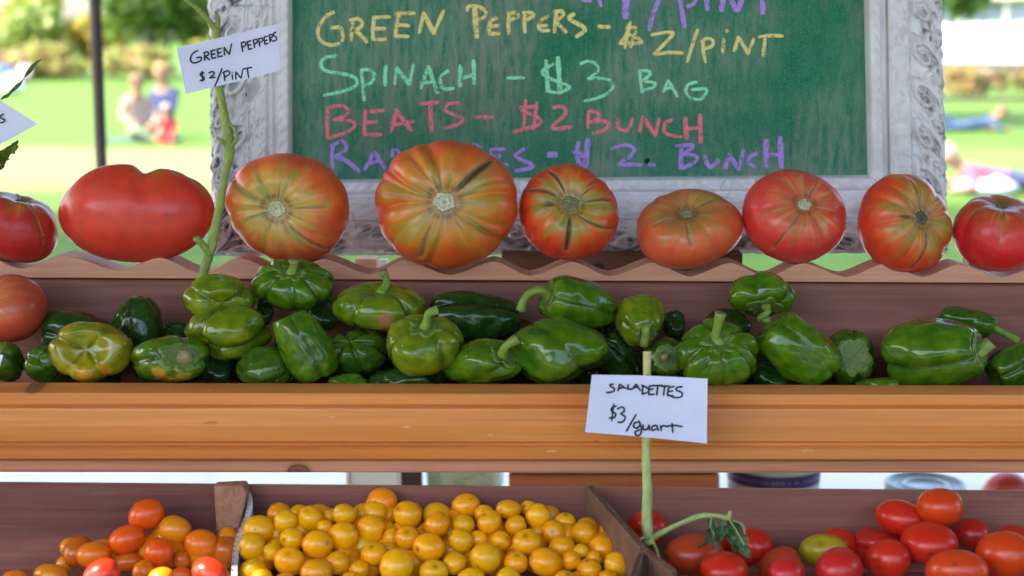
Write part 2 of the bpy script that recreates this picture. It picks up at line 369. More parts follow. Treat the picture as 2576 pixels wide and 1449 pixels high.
# flower bed right
FL = [(.50, .16, .20), (.42, .36, .08), (.18, .24, .05), (.45, .30, .22), (.30, .33, .08)]
for i, (x, lab) in enumerate([(11.2, 'pink and yellow flower clump beside the picture frame'), (12.6, 'pink and yellow flower clump below the white building'), (14.2, 'yellow green flower clump at the right edge'), (15.8, 'flower clump just past the right edge')]):
    tree('flower_bush', x, 38.5, .9, .95, lab, FL, 120+i, n=1100, ls=.09, zc=.42, zr=.42, trunk=.02, cat='flowers')
KB = plain('bed_edging', (.10, .085, .06), .9); v, f = box(9.8, 22, 37.0, 37.16, 0, .12); tag(mob('bed_edging', v, f, KB, smooth=False), 'dark timber edging in front of the flower bed, right', 'edging')
# dark pole
v, f = tube([at(234, 470, 3.3)*[1, 1, 0], at(238, 0, 3.3)*[1, 1, 0]+[0, 0, 1.2], at(236, 0, 3.3)*[1, 1, 0]+[0, 0, 2.9]], [.0125, .0125, .0125], 14, 4)
PL = empty('tent_pole', (at(234, 470, 3.3)[0], 3.3, 0), 'dark brown tent pole standing left of the picture frame', 'pole')
mob('shaft', v, f, plain('dark_bronze_metal', (.025, .02, .02), .7, .2, 30, .15), PL)
v, f = box(PL.location.x-.07, PL.location.x+.07, 3.23, 3.37, .001, .012); mob('foot_plate', v, f, plain('pole_foot_metal', (.05, .05, .05), .5), PL, smooth=False)
# canopy above the stall (out of the picture): the shade the stall stands in, its reach and dark cloth set to shape that light
def canopy():
    H = 2.28
    o = empty('canopy', (0, .5, 0), 'unseen dark canvas canopy over the stall, a hole added for a sun fleck', 'canopy')
    xs_ = [-3.2, -1.31, -1.19, 0, 2.8]; ys_ = [-.6, -.1, .635, .735, 1.2, 2.55]      # a small hole added to the cloth to drop a sun fleck on the fruit
    V = [(x, y, H+.10*math.sin((y+1)/2.8*math.pi)*(.5 if y in (.635, .735) else 1)*0) for x in xs_ for y in ys_]; Fc = []
    for i in range(4):
        for j in range(5):
            if (i, j) == (1, 2): continue
            Fc.append((6*i+j, 6*i+j+1, 6*i+j+7, 6*i+j+6))
    c = mob('canopy_cloth', V, Fc, plain('canopy_cloth', (.11, .10, .085), .9, .05, 8), o, smooth=False)
    c.modifiers.new('s', 'SOLIDIFY').thickness = .004
    PM = plain('canopy_pole_metal', (.5, .5, .5), .35)
    for x, y in ((-3.15, -.55), (2.75, -.55), (-3.15, 2.5), (2.75, 2.5)):
        v, f = tube([(x, y, 0), (x, y, 1.1), (x, y, H-.006)], [.015]*3, 10, 1); mob('pole', v, f, PM, o)
canopy()
# table behind the stall
TB = empty('trestle_table', (0, 2.5, 0), 'table covered with a bright white cloth behind the stall', 'table')
CL = NB('white_tablecloth'); vv = CL.coord(); ff = CL.noise(vv, 6, 5, .6, .6); CL.base((.78, .78, .76), .85, .2); CL.bump(ff, .6, .02); CL = CL.m
V = []; Fc = []; nx, ny = 90, 26
for i in range(nx+1):
    for j in range(ny+1):
        x = -1.7+3.4*i/nx; y = 1.62+1.7*j/ny; z = .80+.0035*fbm((x, y, 0), 4)
        if j == 0: z = .35; y += .012*math.sin(x*30)
        if j == ny: z = .35; y += .012*math.sin(x*27)
        if i in (0, nx): z = min(z, .4)
        V.append((x, y, z))
for i in range(nx):
    for j in range(ny): Fc.append((i*(ny+1)+j, (i+1)*(ny+1)+j, (i+1)*(ny+1)+j+1, i*(ny+1)+j+1))
mob('tablecloth', V, Fc, CL, TB)
for x in (-1.5, 1.5):
    for y in (1.75, 3.15):
        v, f = box(x-.02, x+.02, y-.02, y+.02, .06, .78); mob('leg', v, f, M['metal_strip'], TB, smooth=False)
# ------------------------------------------------------------------ the wooden stand
ST = empty('wooden_stand', (0, 1.2, .06), 'tiered orange-brown wooden display stand with a scalloped top shelf, a pepper trough and tomato bins', 'display stand')
def ob(p): return np.asarray(p)-ORG[ST.name]
XL, XR = -620, 3200
def lerp(a, b, t): return a+(b-a)*t
def strip(name, prof, mat, x0=XL, x1=XR, n=2, sm=False, bev=0, parent=ST):
    """prof: closed list of (ypx at x=0, ypx at x=2576, Y); swept from x0 to x1"""
    V = []; Fc = []; m = len(prof)
    for i in range(n):
        t = i/(n-1); xp = lerp(x0, x1, t)
        for (ya, yb, Y) in prof: V.append(at(xp, lerp(ya, yb, xp/2576), Y)*[0, 1, 1]+[at(xp, 700, 1.2)[0]*1.0, 0, 0])
    for i in range(n-1):
        for k in range(m): Fc.append((i*m+k, (i+1)*m+k, (i+1)*m+(k+1) % m, i*m+(k+1) % m))
    Fc.append(tuple(range(m))[::-1]); Fc.append(tuple((n-1)*m+k for k in range(m)))
    o = mob(name, V, Fc, mat, parent, smooth=sm)
    if bev: bevel(o, bev)
    return o
kn = ob(at(78, 974, 1.128)); kn2 = ob(at(757, 1178, 1.146)); kn3 = ob(at(1030, 1075, 1.128))
WF = wood('oiled_orange_pine', (.54, .15, .025), (.70, .225, .038), (.80, .32, .075), .42, [(kn[0], kn[2], .006, (.03, .02, .02))], gs=.7, nicks=(.60, .24, .10))
WL = wood('weathered_brown_pine', (.34, .11, .05), (.54, .20, .10), (.64, .30, .18), .6, [(kn2[0], kn2[2]+.001, .0085, (.10, .03, .015))])
WT = wood('pink_cedar', (.48, .20, .115), (.60, .28, .17), (.68, .36, .23), .6)
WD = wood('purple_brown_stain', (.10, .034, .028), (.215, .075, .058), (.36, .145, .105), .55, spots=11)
# pepper trough front: a moulded board
P = [(962, 970, 1.150), (983, 989, 1.1315), (988, 994, 1.1275), (1016, 1018, 1.1275), (1019, 1021, 1.1285), (1021, 1023, 1.1270), (1027, 1029, 1.1230), (1034, 1034, 1.1225), (1072, 1072, 1.1215), (1110, 1110, 1.1225), (1116, 1116, 1.1255), (1119, 1119, 1.1250), (1126, 1126, 1.1212), (1132, 1132, 1.1218), (1153, 1155, 1.1225), (1158, 1160, 1.1290), (1140, 1142, 1.150)]
strip('front_board', P, WF)
strip('lower_board', [(1150, 1152, 1.1335), (1188, 1190, 1.1335), (1181, 1183, 1.155), (1143, 1145, 1.155)], WL, bev=.0012)
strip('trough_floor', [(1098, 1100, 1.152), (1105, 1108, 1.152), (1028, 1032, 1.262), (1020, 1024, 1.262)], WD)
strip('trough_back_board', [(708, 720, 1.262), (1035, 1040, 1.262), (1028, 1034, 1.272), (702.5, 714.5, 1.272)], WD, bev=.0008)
# scalloped shelf
CR = [(-258, 636), (-152, 676), (-50, 640), (55, 676), (159, 642), (302, 681), (401, 648), (510, 688), (607, 650), (711, 689), (815, 652), (931, 690), (1020, 654), (1131, 692), (1242, 657), (1334, 694), (1441, 659), (1534, 695), (1646, 660), (1736, 696), (1838, 661), (1929, 697), (2020, 662), (2129, 697), (2228, 663), (2322, 697), (2413, 664), (2517, 698), (2620, 665), (2725, 700), (2830, 667)]
V = []; Fc = []; YF, YB = 1.2735, 1.306
xs = []
for i in range(len(CR)-1):
    (xa, ya), (xb, yb) = CR[i], CR[i+1]
    for k in range(10):
        t = k/10; s = (1-math.cos(math.pi*t))/2; s = lerp(s, t, .35)
        xs.append((lerp(xa, xb, t), lerp(ya, yb, s)))
for (x, y) in xs:
    a = at(x, y, YF); bt = at(x, lerp(700, 714, x/2576)-1.5, YF)
    V += [a, a*[1, 0, 1]+[0, YB, 0], bt*[1, 0, 1]+[0, YB, 0], bt]
for i in range(len(xs)-1):
    for k in range(4): Fc.append((4*i+k, 4*i+4+k, 4*i+4+(k+1) % 4, 4*i+(k+1) % 4))
Fc += [(3, 2, 1, 0), tuple(4*(len(xs)-1)+k for k in range(4))]
bevel(mob('scalloped_board', V, Fc, WT, ST, smooth=False), .0007)
strip('gap_dark_board', [(694, 708, 1.308), (760, 772, 1.308), (752, 764, 1.33), (687, 701, 1.33)], WD)  # dark board added behind so the gap under the scallops reads as shade
kk = ob(at(1505, 672, 1.40))
WH = wood('brown_rail', (.13, .065, .045), (.20, .10, .07), (.28, .15, .10), .6, [(kk[0], kk[2], .0045, (.01, .01, .01))])
V8, F8 = [], []
a0 = at(1262, 638, 1.40); a1 = at(1868, 640, 1.40); v, f = box(a0[0], a1[0], 1.40, 1.425, at(0, 735, 1.40)[2], a0[2]); mob('cross_rail', v, f, WH, ST, smooth=False)
# ledge that carries the picture frame
for (xa, xb, mt, nm) in ((1010, 1160, WT, 'frame_prop'), (893, 946, plain('peach_board', (.62, .36, .24), .7), 'frame_prop'), (2440, 2500, WH, 'frame_prop')):
    pa = at(xa, 645, 1.452); pb = at(xb, 645, 1.452); v, f = box(pa[0], pb[0], 1.455, 1.475, 1.08, pa[2]-.003); mob(nm, v, f, mt, ST, smooth=False)
pa = at(955, 645, 1.49); pb = at(975, 645, 1.49); v, f = box(pa[0], pb[0], 1.48, 1.49, 1.08, pa[2]-.002); mob('white_post', v, f, WP, ST, smooth=False)
# lower bins
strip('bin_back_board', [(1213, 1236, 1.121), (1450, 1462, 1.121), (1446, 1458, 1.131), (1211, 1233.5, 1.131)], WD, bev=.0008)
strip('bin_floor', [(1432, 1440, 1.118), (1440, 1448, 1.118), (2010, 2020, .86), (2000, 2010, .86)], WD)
zf = 1.068
v, f = box(at(XL, 0, 1.2)[0], at(XR, 0, 1.2)[0], .86, .872, zf-.06, zf+.008); bevel(mob('bin_front_board', v, f, WF, ST, smooth=False), .001)
for x in (-.62, .62):
    for y in (.90, 1.24):
        v, f = box(x-.02, x+.02, y-.02, y+.02, .06, 1.04); bevel(mob('leg', v, f, WL, ST, smooth=False), .002)
for x in (-.62, .62):
    v, f = box(x-.012, x+.012, 1.265, 1.305, .06, 1.235); bevel(mob('upright', v, f, WL, ST, smooth=False), .002)
# ================================================================== chalkboard in its carved frame
YB_ = 1.440
FRM = empty('chalkboard_sign', tuple(at(1456, 645, 1.45)), 'green chalkboard with a handwritten price list in a carved white picture frame', 'chalkboard')
def bd(x, y, d=0.): return at(x, y, YB_-d)*[1, 0, 1]+[0, YB_-d, 0] if False else at(x, y, YB_)+[0, -d, 0]
TOPY = -620
v = [bd(700, TOPY), bd(2230, TOPY), bd(2230, 460), bd(700, 470)]; v += [p+[0, .006, 0] for p in v]
mob('board_panel', v, [(0, 3, 2, 1), (4, 5, 6, 7), (0, 1, 5, 4), (1, 2, 6, 5), (2, 3, 7, 6), (3, 0, 4, 7)], M['chalkboard'], FRM, smooth=False)
def smooth(e0, e1, x): t = np.clip((x-e0)/(e1-e0), 0, 1); return t*t*(3-2*t)
def member(name, inner, outer, prof, mat, scroll, seed, nu, ragged, darkening=.5, amp=.0075):
    """inner/outer: px lines [(x,y),(x,y)] along the member; prof(w) -> height in m, w 0 at inner edge, 1 at outer"""
    rng = np.random.RandomState(seed); nw = 110
    (ia, ib), (oa, ob_) = inner, outer
    ia, ib, oa, ob_ = [bd(*p) for p in (ia, ib, oa, ob_)]
    L = np.linalg.norm(ib-ia); Wd = np.linalg.norm(oa-ia)
    u = np.linspace(0, 1, nu)[:, None]*np.ones((1, nw)); w = np.ones((nu, 1))*np.linspace(0, 1, nw)[None, :]
    h = prof(w)
    X = u*L; Yw = w*Wd
    rel = np.zeros_like(h)
    s0, s1 = scroll                        # w range of the big carved band
    cw = (s0+s1)/2*Wd; per = (s1-s0)*Wd*1.15
    kmax = int(L/per)+2
    for k in range(-1, kmax):
        for q, (du, dw, rr, sg) in enumerate([(0, -.12, .50, 1), (.5, .20, .40, -1), (.27, .32, .22, 1), (.76, -.30, .22, -1)]):
            cx = (k+du+rng.uniform(-.05, .05))*per; cy = cw+dw*(s1-s0)*Wd
            dx = X-cx; dy = Yw-cy; r = np.hypot(dx, dy); R0 = rr*per
            ph = np.arctan2(dy, dx*sg)+k*1.7*(q > 1)
            spi = np.sin(ph+2.3*np.log(r/R0+.06)*2.2)
            rel = np.maximum(rel, (smooth(-.1, .75, spi))*np.exp(-(r/R0)**4)*1.0*(1-.35*r/R0))
        # acanthus fans
        cx = (k+.5)*per; cy = (s1-.02)*Wd; dx = X-cx; dy = Yw-cy; r = np.hypot(dx, dy)
        fan = (.5+.5*np.cos(np.arctan2(dy, dx)*11))**.6*np.exp(-(r/(per*.42))**3)
        rel = np.maximum(rel, fan*.8)
    band = smooth(s0, s0+.05, w)*(1-smooth(s1-.04, s1, w)*.3)
    h = h+rel*band*amp
    # small beaded leaf moulding of the inner band
    ib0, ib1 = .03, .16
    hb = (.5+.5*np.cos(X/.011*2*math.pi+2.5*np.sin((w-ib0)/(ib1-ib0)*math.pi)))*smooth(ib0, ib0+.02, w)*(1-smooth(ib1-.02, ib1, w))
    h = h+hb*.0012
    hb = (np.sin(X/.021*2*math.pi+9*w)*np.sin(X/.013*2+22*w))*smooth(.27, .31, w)*(1-smooth(.46, .50, w))
    h = h+hb*.0011
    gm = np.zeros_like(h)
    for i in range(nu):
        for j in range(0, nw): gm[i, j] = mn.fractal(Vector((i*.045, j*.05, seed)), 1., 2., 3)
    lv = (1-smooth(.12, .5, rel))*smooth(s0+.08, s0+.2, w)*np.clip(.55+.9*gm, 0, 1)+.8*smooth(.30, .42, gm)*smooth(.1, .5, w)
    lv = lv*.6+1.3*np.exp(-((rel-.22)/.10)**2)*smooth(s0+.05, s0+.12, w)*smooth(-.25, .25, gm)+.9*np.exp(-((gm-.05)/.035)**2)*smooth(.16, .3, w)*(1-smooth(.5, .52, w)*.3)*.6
    lv = np.clip(lv*darkening, 0, 1)  # darker in carved recesses, along relief contours and in noise patches
    V = []
    for i in range(nu):
        a = ia+(ib-ia)*i/(nu-1); c = oa+(ob_-oa)*i/(nu-1)
        rg = 1+ragged*(fbm((i*.11, seed, 0), 1, 3)+.5*math.cos(i*.55+3*fbm((i*.03, 1, seed), 1)))
        for j in range(nw):
            ww = j/(nw-1)
            wj = ww*(1+(rg-1)*max(0, (ww-.6)/.4))
            n_ = .0006*fbm((i*.05, j*.09, seed), 1.3, 3)
            p = a+(c-a)*wj; V.append((p[0], p[1]-h[i, j]-n_, p[2]))
    Fc = [(i*nw+j, i*nw+j+1, (i+1)*nw+j+1, (i+1)*nw+j) for i in range(nu-1) for j in range(nw-1)]
    b0 = len(V)
    for i in range(nu):                    # outer side wall and back
        p = V[i*nw+nw-1]; q = V[i*nw]; V.append((p[0], YB_+.012, p[2])); V.append((q[0], YB_+.012, q[2]))
    for i in range(nu-1):
        Fc.append((i*nw+nw-1, b0+2*i, b0+2*i+2, (i+1)*nw+nw-1)); Fc.append((b0+2*i, b0+2*i+1, b0+2*i+3, b0+2*i+2)); Fc.append((i*nw, (i+1)*nw, b0+2*i+3, b0+2*i+1))
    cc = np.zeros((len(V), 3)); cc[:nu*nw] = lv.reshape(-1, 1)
    return mob(name, V, Fc, mat, FRM, cols=cc)
def profL(w):
    h = .006+.010*smooth(0, .03, w)-.004*smooth(.16, .18, w)+.004*smooth(.20, .22, w)+.003*smooth(.26, .30, w)
    h += -.003*smooth(.49, .52, w)+.004*np.exp(-((w-.515)/.012)**2)+.004*smooth(.52, .8, w)-.010*smooth(.93, 1., w)
    return h
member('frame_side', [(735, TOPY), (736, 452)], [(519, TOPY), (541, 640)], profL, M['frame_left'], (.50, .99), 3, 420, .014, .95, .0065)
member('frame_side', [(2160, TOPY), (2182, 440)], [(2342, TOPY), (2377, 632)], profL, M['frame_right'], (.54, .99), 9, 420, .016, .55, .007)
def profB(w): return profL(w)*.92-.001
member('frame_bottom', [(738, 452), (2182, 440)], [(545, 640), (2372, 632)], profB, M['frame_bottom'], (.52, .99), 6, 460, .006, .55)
# thin metal-grey inner line on the right member
v = [bd(2207, TOPY, .0165), bd(2213, TOPY, .0165), bd(2229, 436, .0165), bd(2223, 436, .0165)]; v += [p+[0, .003, 0] for p in v]
mob('metal_strip', v, [(0, 3, 2, 1), (4, 5, 6, 7), (0, 1, 5, 4), (1, 2, 6, 5), (2, 3, 7, 6), (3, 0, 4, 7)], M['metal_strip'], FRM, smooth=False)
NAIL = plain('dark_hole', (.012, .01, .01), .8)
def dot(name, p, r, mat, parent, d=.0006):
    V = [p+[0, -d, 0]]; n = 9
    for k in range(n): V.append(p+[r*math.cos(k*2*math.pi/n)*random.uniform(.7, 1.2), 0, r*math.sin(k*2*math.pi/n)*random.uniform(.7, 1.2)])
    return mob(name, V, [(0, 1+(k+1) % n, 1+k) for k in range(n)], mat, parent)
dot('nail_hole', bd(630, 237, .0165), .0022, NAIL, FRM); dot('nail_hole', bd(1627, 404, .0012), .0030, NAIL, FRM)
# ribbons: hand-drawn strokes lying on a surface
kstroke = [0]
def ribbon(P, w, fn, jit=.12, taper=0):
    """P: px polyline; fn(x, y, lift) -> 3D point"""
    Q = [np.array(p[:2]) for p in catmull([(*p, 0) for p in P], 5)] if len(P) > 2 else None
    if Q is None:
        a, b_ = np.array(P[0], float), np.array(P[1], float); Q = [a+(b_-a)*k/6 for k in range(7)]
    kstroke[0] = (kstroke[0]+1) % 12; V = []; Fc = []; ln = len(Q)
    ph = random.random()*9
    for i, q in enumerate(Q):
        t = Q[min(i+1, ln-1)]-Q[max(i-1, 0)]; t = t/(np.linalg.norm(t)+1e-9); nrm = np.array([-t[1], t[0]])
        ww = w*(.5+jit*mn.noise(Vector((i*.5, ph, 0)))+ (random.random()-.5)*jit*.5)
        if i in (0, ln-1): ww *= .72; q = q+t*(w*.25 if i else -w*.25)
        for s in (-1, 0, 1): V.append(fn(*(q+nrm*ww*s), .0002+.00005*kstroke[0]+(.00025 if s == 0 else 0)))
    for i in range(ln-1):
        for k in range(2): Fc.append((3*i+k, 3*i+k+1, 3*i+4+k, 3*i+3+k))
    return V, Fc
def fixnorm(V, Fc):
    out = []
    for f in Fc:
        a, b_, c = [np.array(V[i]) for i in f[:3]]
        out.append(f if np.cross(b_-a, c-a)[1] < 0 else f[::-1])
    return out
def writing(name, strokes, conv, w, fn, mat, parent, jit=.12, label=None, thick=1.12):
    parts = []
    for s in strokes:
        ws = w
        if isinstance(s, tuple): s, k = s; ws = w*k
        P = [conv(*p) for p in s]; ws *= thick
        if len(P) == 1: P = [P[0], (P[0][0]+w*.3, P[0][1]+w*.2)]
        parts.append(ribbon(P, ws, fn, jit))
    # one object for every word: strokes whose px extents (along the line) come close belong together
    ext = []
    for s, pr in zip(strokes, parts):
        P = [conv(*p) for p in (s[0] if isinstance(s, tuple) else s)]; ext.append((min(p[0] for p in P), max(p[0] for p in P), sum(p[1] for p in P)/len(P), pr))
    ext.sort(key=lambda e: (round(e[2]/34) if w < 5 else 0, e[0])); words = []; gap = 13 if w > 5 else 11; cur = None
    for e in ext:
        if cur is not None and e[0]-cur[0] < gap and (w > 5 or abs(e[2]-cur[2]) < 34): cur[1].append(e[3]); cur[0] = max(cur[0], e[1]); cur[2] = e[2]
        else: cur = [e[1], [e[3]], e[2]]; words.append(cur)
    for wd in words:
        V, Fc = join(wd[1]); o = mob(name, V, fixnorm(V, Fc), mat, parent, smooth=False)
    return o
zC = lambda x, y: (670.8+x*.33855, y*.33855)
zD = lambda x, y: (1341.7+x*.33795, y*.33795)
fb = lambda x, y, l: bd(x, y, l)
LY = [[(500,90),(455,110),(410,160),(385,210),(382,260),(400,300),(440,325),(490,335),(540,322)],[(562,305),(565,260),(548,205),(505,205),(480,207)],
 [(628,300),(634,230),(642,155)],[(620,150),(680,140),(708,165),(700,200),(650,228)],[(655,225),(700,260),(745,312)],
 [(790,130),(915,125)],[(800,130),(790,210),(788,295)],[(795,212),(880,212)],[(785,294),(885,290)],
 [(960,100),(1100,98)],[(985,105),(965,190),(957,270)],[(970,185),(1060,190)],[(955,268),(1055,270)],
 [(1135,245),(1165,95)],([(1165,95),(1245,248)],1.3),[(1240,250),(1315,80)],
 [(1495,78),(1492,55),(1530,42),(1590,55),(1630,90),(1612,130),(1568,150)],([(1545,60),(1552,160),(1562,275)],1.5),
 [(1665,150),(1652,200),(1655,250)],[(1665,150),(1712,130)],[(1658,195),(1725,190)],[(1655,252),(1730,250)],
 [(1800,110),(1795,180),(1800,250)],[(1792,100),(1850,95),(1868,118),(1808,152)],
 [(1920,110),(1915,180),(1920,240)],[(1906,95),(1970,95),(1982,115),(1928,152)],
 [(2040,145),(2022,190),(2032,230)],[(2040,145),(2092,120)],[(2028,190),(2082,190)],[(2032,230),(2100,226)],
 [(2152,90),(2138,240)],[(2138,90),(2190,82),(2202,110),(2150,160)],[(2150,162),(2225,240)],
 ([(2285,105),(2245,128),(2280,160),(2350,198),(2362,230),(2300,272)],1.15),[(2465,198),(2550,200)]]
writing('chalk_writing', LY, zC, 8.2, fb, M['c_yellow'], FRM, label='yellow chalk words GREEN PEPPERS')
writing('chalk_writing', [[(720,165),(690,260),(645,325)],[(690,208),(765,205)],[(700,250),(790,292),(795,318),(645,325)],[(768,215),(725,350)],[(712,210),(680,355)],
 [(880,260),(960,245),(1040,243),(1000,300),(900,402)],[(895,405),(1010,392),(1115,394)],[(1222,220),(1185,330),(1145,460)],[(1262,300),(1265,380),(1282,465)],[(1250,312),(1290,285),(1335,300),(1330,340),(1275,365)],
 [(1415,290),(1410,395)],[(1437,228)],[(1495,380),(1525,275)],([(1525,275),(1600,400)],1.2),[(1598,400),(1640,290)],[(1680,275),(1765,265),(1855,268)],([(1725,280),(1710,415)],1.2)], zD, 7.6, fb, M['c_yellow'], FRM, label='yellow chalk price $2/piNT')
writing('chalk_writing', [[(365,3),(430,8)],[(490,-5),(505,45)],([(690,-30),(685,130)],1.8),([(945,-25),(900,80),(860,222)],1.2),([(1090,-20),(1108,100),(1125,200)],1.3),[(1145,50),(1195,25),(1215,-10)],([(1290,-10),(1296,70)],1.3),([(1412,-10),(1402,78)],1.4),
 ([(1470,-10),(1515,75),(1555,-15)],1.3),([(1705,-25),(1706,100)],1.3)], zD, 8.5, fb, M['c_purple'], FRM, label='purple chalk line cut off by the top of the photo')
LM = [[(515,415),(430,430),(405,480),(440,525),(540,545),(620,560),(668,592),(660,640),(560,680),(425,707)],[(705,530),(715,640),(725,745)],[(700,520),(770,520),(803,560),(780,610),(738,632)],
 ([(887,490),(880,560),(882,635)],1.2),[(952,625),(965,500)],([(965,500),(1060,628)],1.2),[(1060,630),(1092,478)],[(1145,655),(1195,508)],([(1200,490),(1270,692)],1.2),[(1150,615),(1230,610)],
 [(1350,525),(1302,560),(1292,620),(1322,660),(1392,655)],([(1440,485),(1437,640)],1.2),([(1538,450),(1542,622)],1.2),[(1435,585),(1540,555)],[(1790,580),(1910,578)],
 [(2132,475),(2060,518),(2058,552),(2120,590),(2235,635),(2240,660),(2160,688),(2080,672)],([(2165,428),(2180,692)],1.5),([(2075,450),(2090,680)],1.2)]
writing('chalk_writing', LM, zC, 7.8, fb, M['c_mint'], FRM, label='mint green chalk words SPINACH - $')
writing('chalk_writing', [[(350,475),(410,455),(470,480),(478,530),(410,588)],[(405,585),(500,580),(575,602),(592,645),(560,690),(480,728),(380,752)],
 [(790,530),(800,620),(812,690)],[(785,525),(860,530),(865,560),(810,602)],[(810,600),(905,620),(885,652),(815,672)],[(970,682),(1002,600)],[(1005,600),(1075,720)],[(980,660),(1040,650)],
 [(1215,610),(1152,630),(1135,680),(1160,722),(1230,742),(1272,712),(1285,662),(1180,668)]], zD, 7.2, fb, M['c_mint'], FRM, label='mint green chalk words 3 BAG')
LP = [[(455,800),(450,900),(455,1030)],[(450,800),(560,785),(605,820),(580,862),(500,890)],[(510,885),(630,900),(655,932),(600,980),(450,1030)],
 [(770,830),(870,820)],[(735,820),(730,910),(725,1000)],[(735,910),(820,905)],[(725,1000),(855,1000)],([(925,975),(965,820)],1.2),([(960,815),(1075,970)],1.2),[(940,930),(1092,900)],
 [(1140,770),(1275,760)],([(1215,770),(1220,870),(1225,975)],1.3),[(1435,765),(1350,775),(1330,820),(1390,850),(1455,882),(1430,920),(1325,950)],[(1550,870),(1680,870)],
 [(1925,745),(1910,960)],[(2010,760),(1980,960)],[(1880,800),(2000,790)],[(1890,820),(2025,880),(2010,930),(1830,982)],[(2130,800),(2190,790),(2222,820),(2200,870),(2130,930),(2145,957),(2265,942)]]
writing('chalk_writing', LP, zC, 7.8, fb, M['c_pink'], FRM, label='pink chalk words BEATS - $2')
writing('chalk_writing', [[(410,840),(405,950)],[(408,835),(460,832),(492,870),(430,912)],[(420,905),(540,905),(562,930),(520,970),(445,992)],[(628,890),(632,950),(680,972),(715,950),(737,880)],
 [(790,985),(815,870)],([(815,870),(910,1010)],1.2),[(910,1010),(935,880)],[(1030,890),(980,920),(975,980),(1020,1005),(1100,1017)],([(1130,875),(1140,1030)],1.3),([(1240,855),(1246,1060)],1.3),[(1130,960),(1240,950)]], zD, 7.8, fb, M['c_pink'], FRM, label='pink chalk word BUNCH')
writing('chalk_writing', [[(492,1080),(485,1160),(492,1250)],[(480,1085),(560,1050),(592,1090),(570,1130),(510,1160)],([(510,1160),(600,1200),(690,1275)],1.2),[(730,1260),(795,1130)],([(800,1130),(885,1255)],1.2),[(750,1215),(850,1195)],
 [(937,1110),(935,1165)],[(960,1110),(1005,1155)],([(1535,1075),(1580,1105)],1.6),[(1668,1115),(1665,1170)],[(1665,1110),(1765,1108)],[(1670,1165),(1740,1160)],[(1700,1222),(1790,1226)],
 [(1912,1105),(1850,1150),(1880,1180),(1950,1210),(1978,1240),(1850,1272)],([(2095,1150),(2150,1148)],1.7)], zC, 8, fb, M['c_purple'], FRM, label='purple chalk letters RA..ES half hidden by a tomato')
writing('chalk_writing', [([(335,1060),(325,1160),(350,1240)],1.2),([(405,1040),(397,1140),(385,1240)],1.6),([(305,1130),(390,1165)],1.5),[(585,1105),(690,1080),(748,1108),(730,1150),(635,1222)],([(635,1222),(805,1226)],1.2),[(860,1222),(900,1230)],
 ([(1102,1110),(1096,1250)],1.3),[(1065,1085),(1180,1080),(1172,1110),(1110,1150)],[(1115,1145),(1205,1160),(1212,1200),(1100,1257)],([(1278,1155),(1290,1210),(1320,1242),(1378,1195)],1.2),
 ([(1430,1250),(1460,1150)],1.3),([(1460,1150),(1530,1262)],1.2),[(1530,1260),(1562,1120)],[(1662,1140),(1612,1170),(1602,1212),(1645,1242)],([(1732,1045),(1735,1240)],1.5),([(1837,1025),(1845,1242)],1.6),[(1730,1155),(1840,1150)]], zD, 8, fb, M['c_purple'], FRM, label='purple chalk words $2 BUNCH')
# ================================================================== heirloom tomatoes
def basis(d, up=(0, 1, 0)):
    a = np.array(d, float); a /= np.linalg.norm(a)
    ref = np.array(up, float)
    if abs(a@ref) > .96: ref = np.array([0, 0, 1.]) if a[1] < 0 else np.array([0, 0, -1.])
    e2 = ref-a*(a@ref); e2 /= np.linalg.norm(e2); e1 = np.cross(e2, a)
    return e1, e2, a                              # view axes: right, up, towards the viewer
def to_world(P, c, k): return c+k*(P[:, :1]*R+P[:, 1:2]*U+P[:, 2:3]*B)
def sphere_grid(nt_, np_):
    th = np.linspace(0, math.pi, nt_+1); F_ = []
    idx = lambda i, j: 0 if i == 0 else (1+(nt_-1)*np_ if i == nt_ else 1+(i-1)*np_+j % np_)
    for i in range(nt_):
        for j in range(np_):
            a, b_, c, d = idx(i, j), idx(i+1, j), idx(i+1, j+1), idx(i, j+1)
            F_.append((a, b_, c) if i == 0 else ((a, b_, d) if i == nt_-1 else (a, b_, c, d)))
    T = [0.]; Ph = [0.]
    for i in range(1, nt_):
        for j in range(np_): T.append(th[i]); Ph.append(2*math.pi*j/np_)
    T.append(math.pi); Ph.append(0.)
    return np.array(T), np.array(Ph), F_
def adiff(a, b_): return (a-b_+math.pi) % (2*math.pi)-math.pi
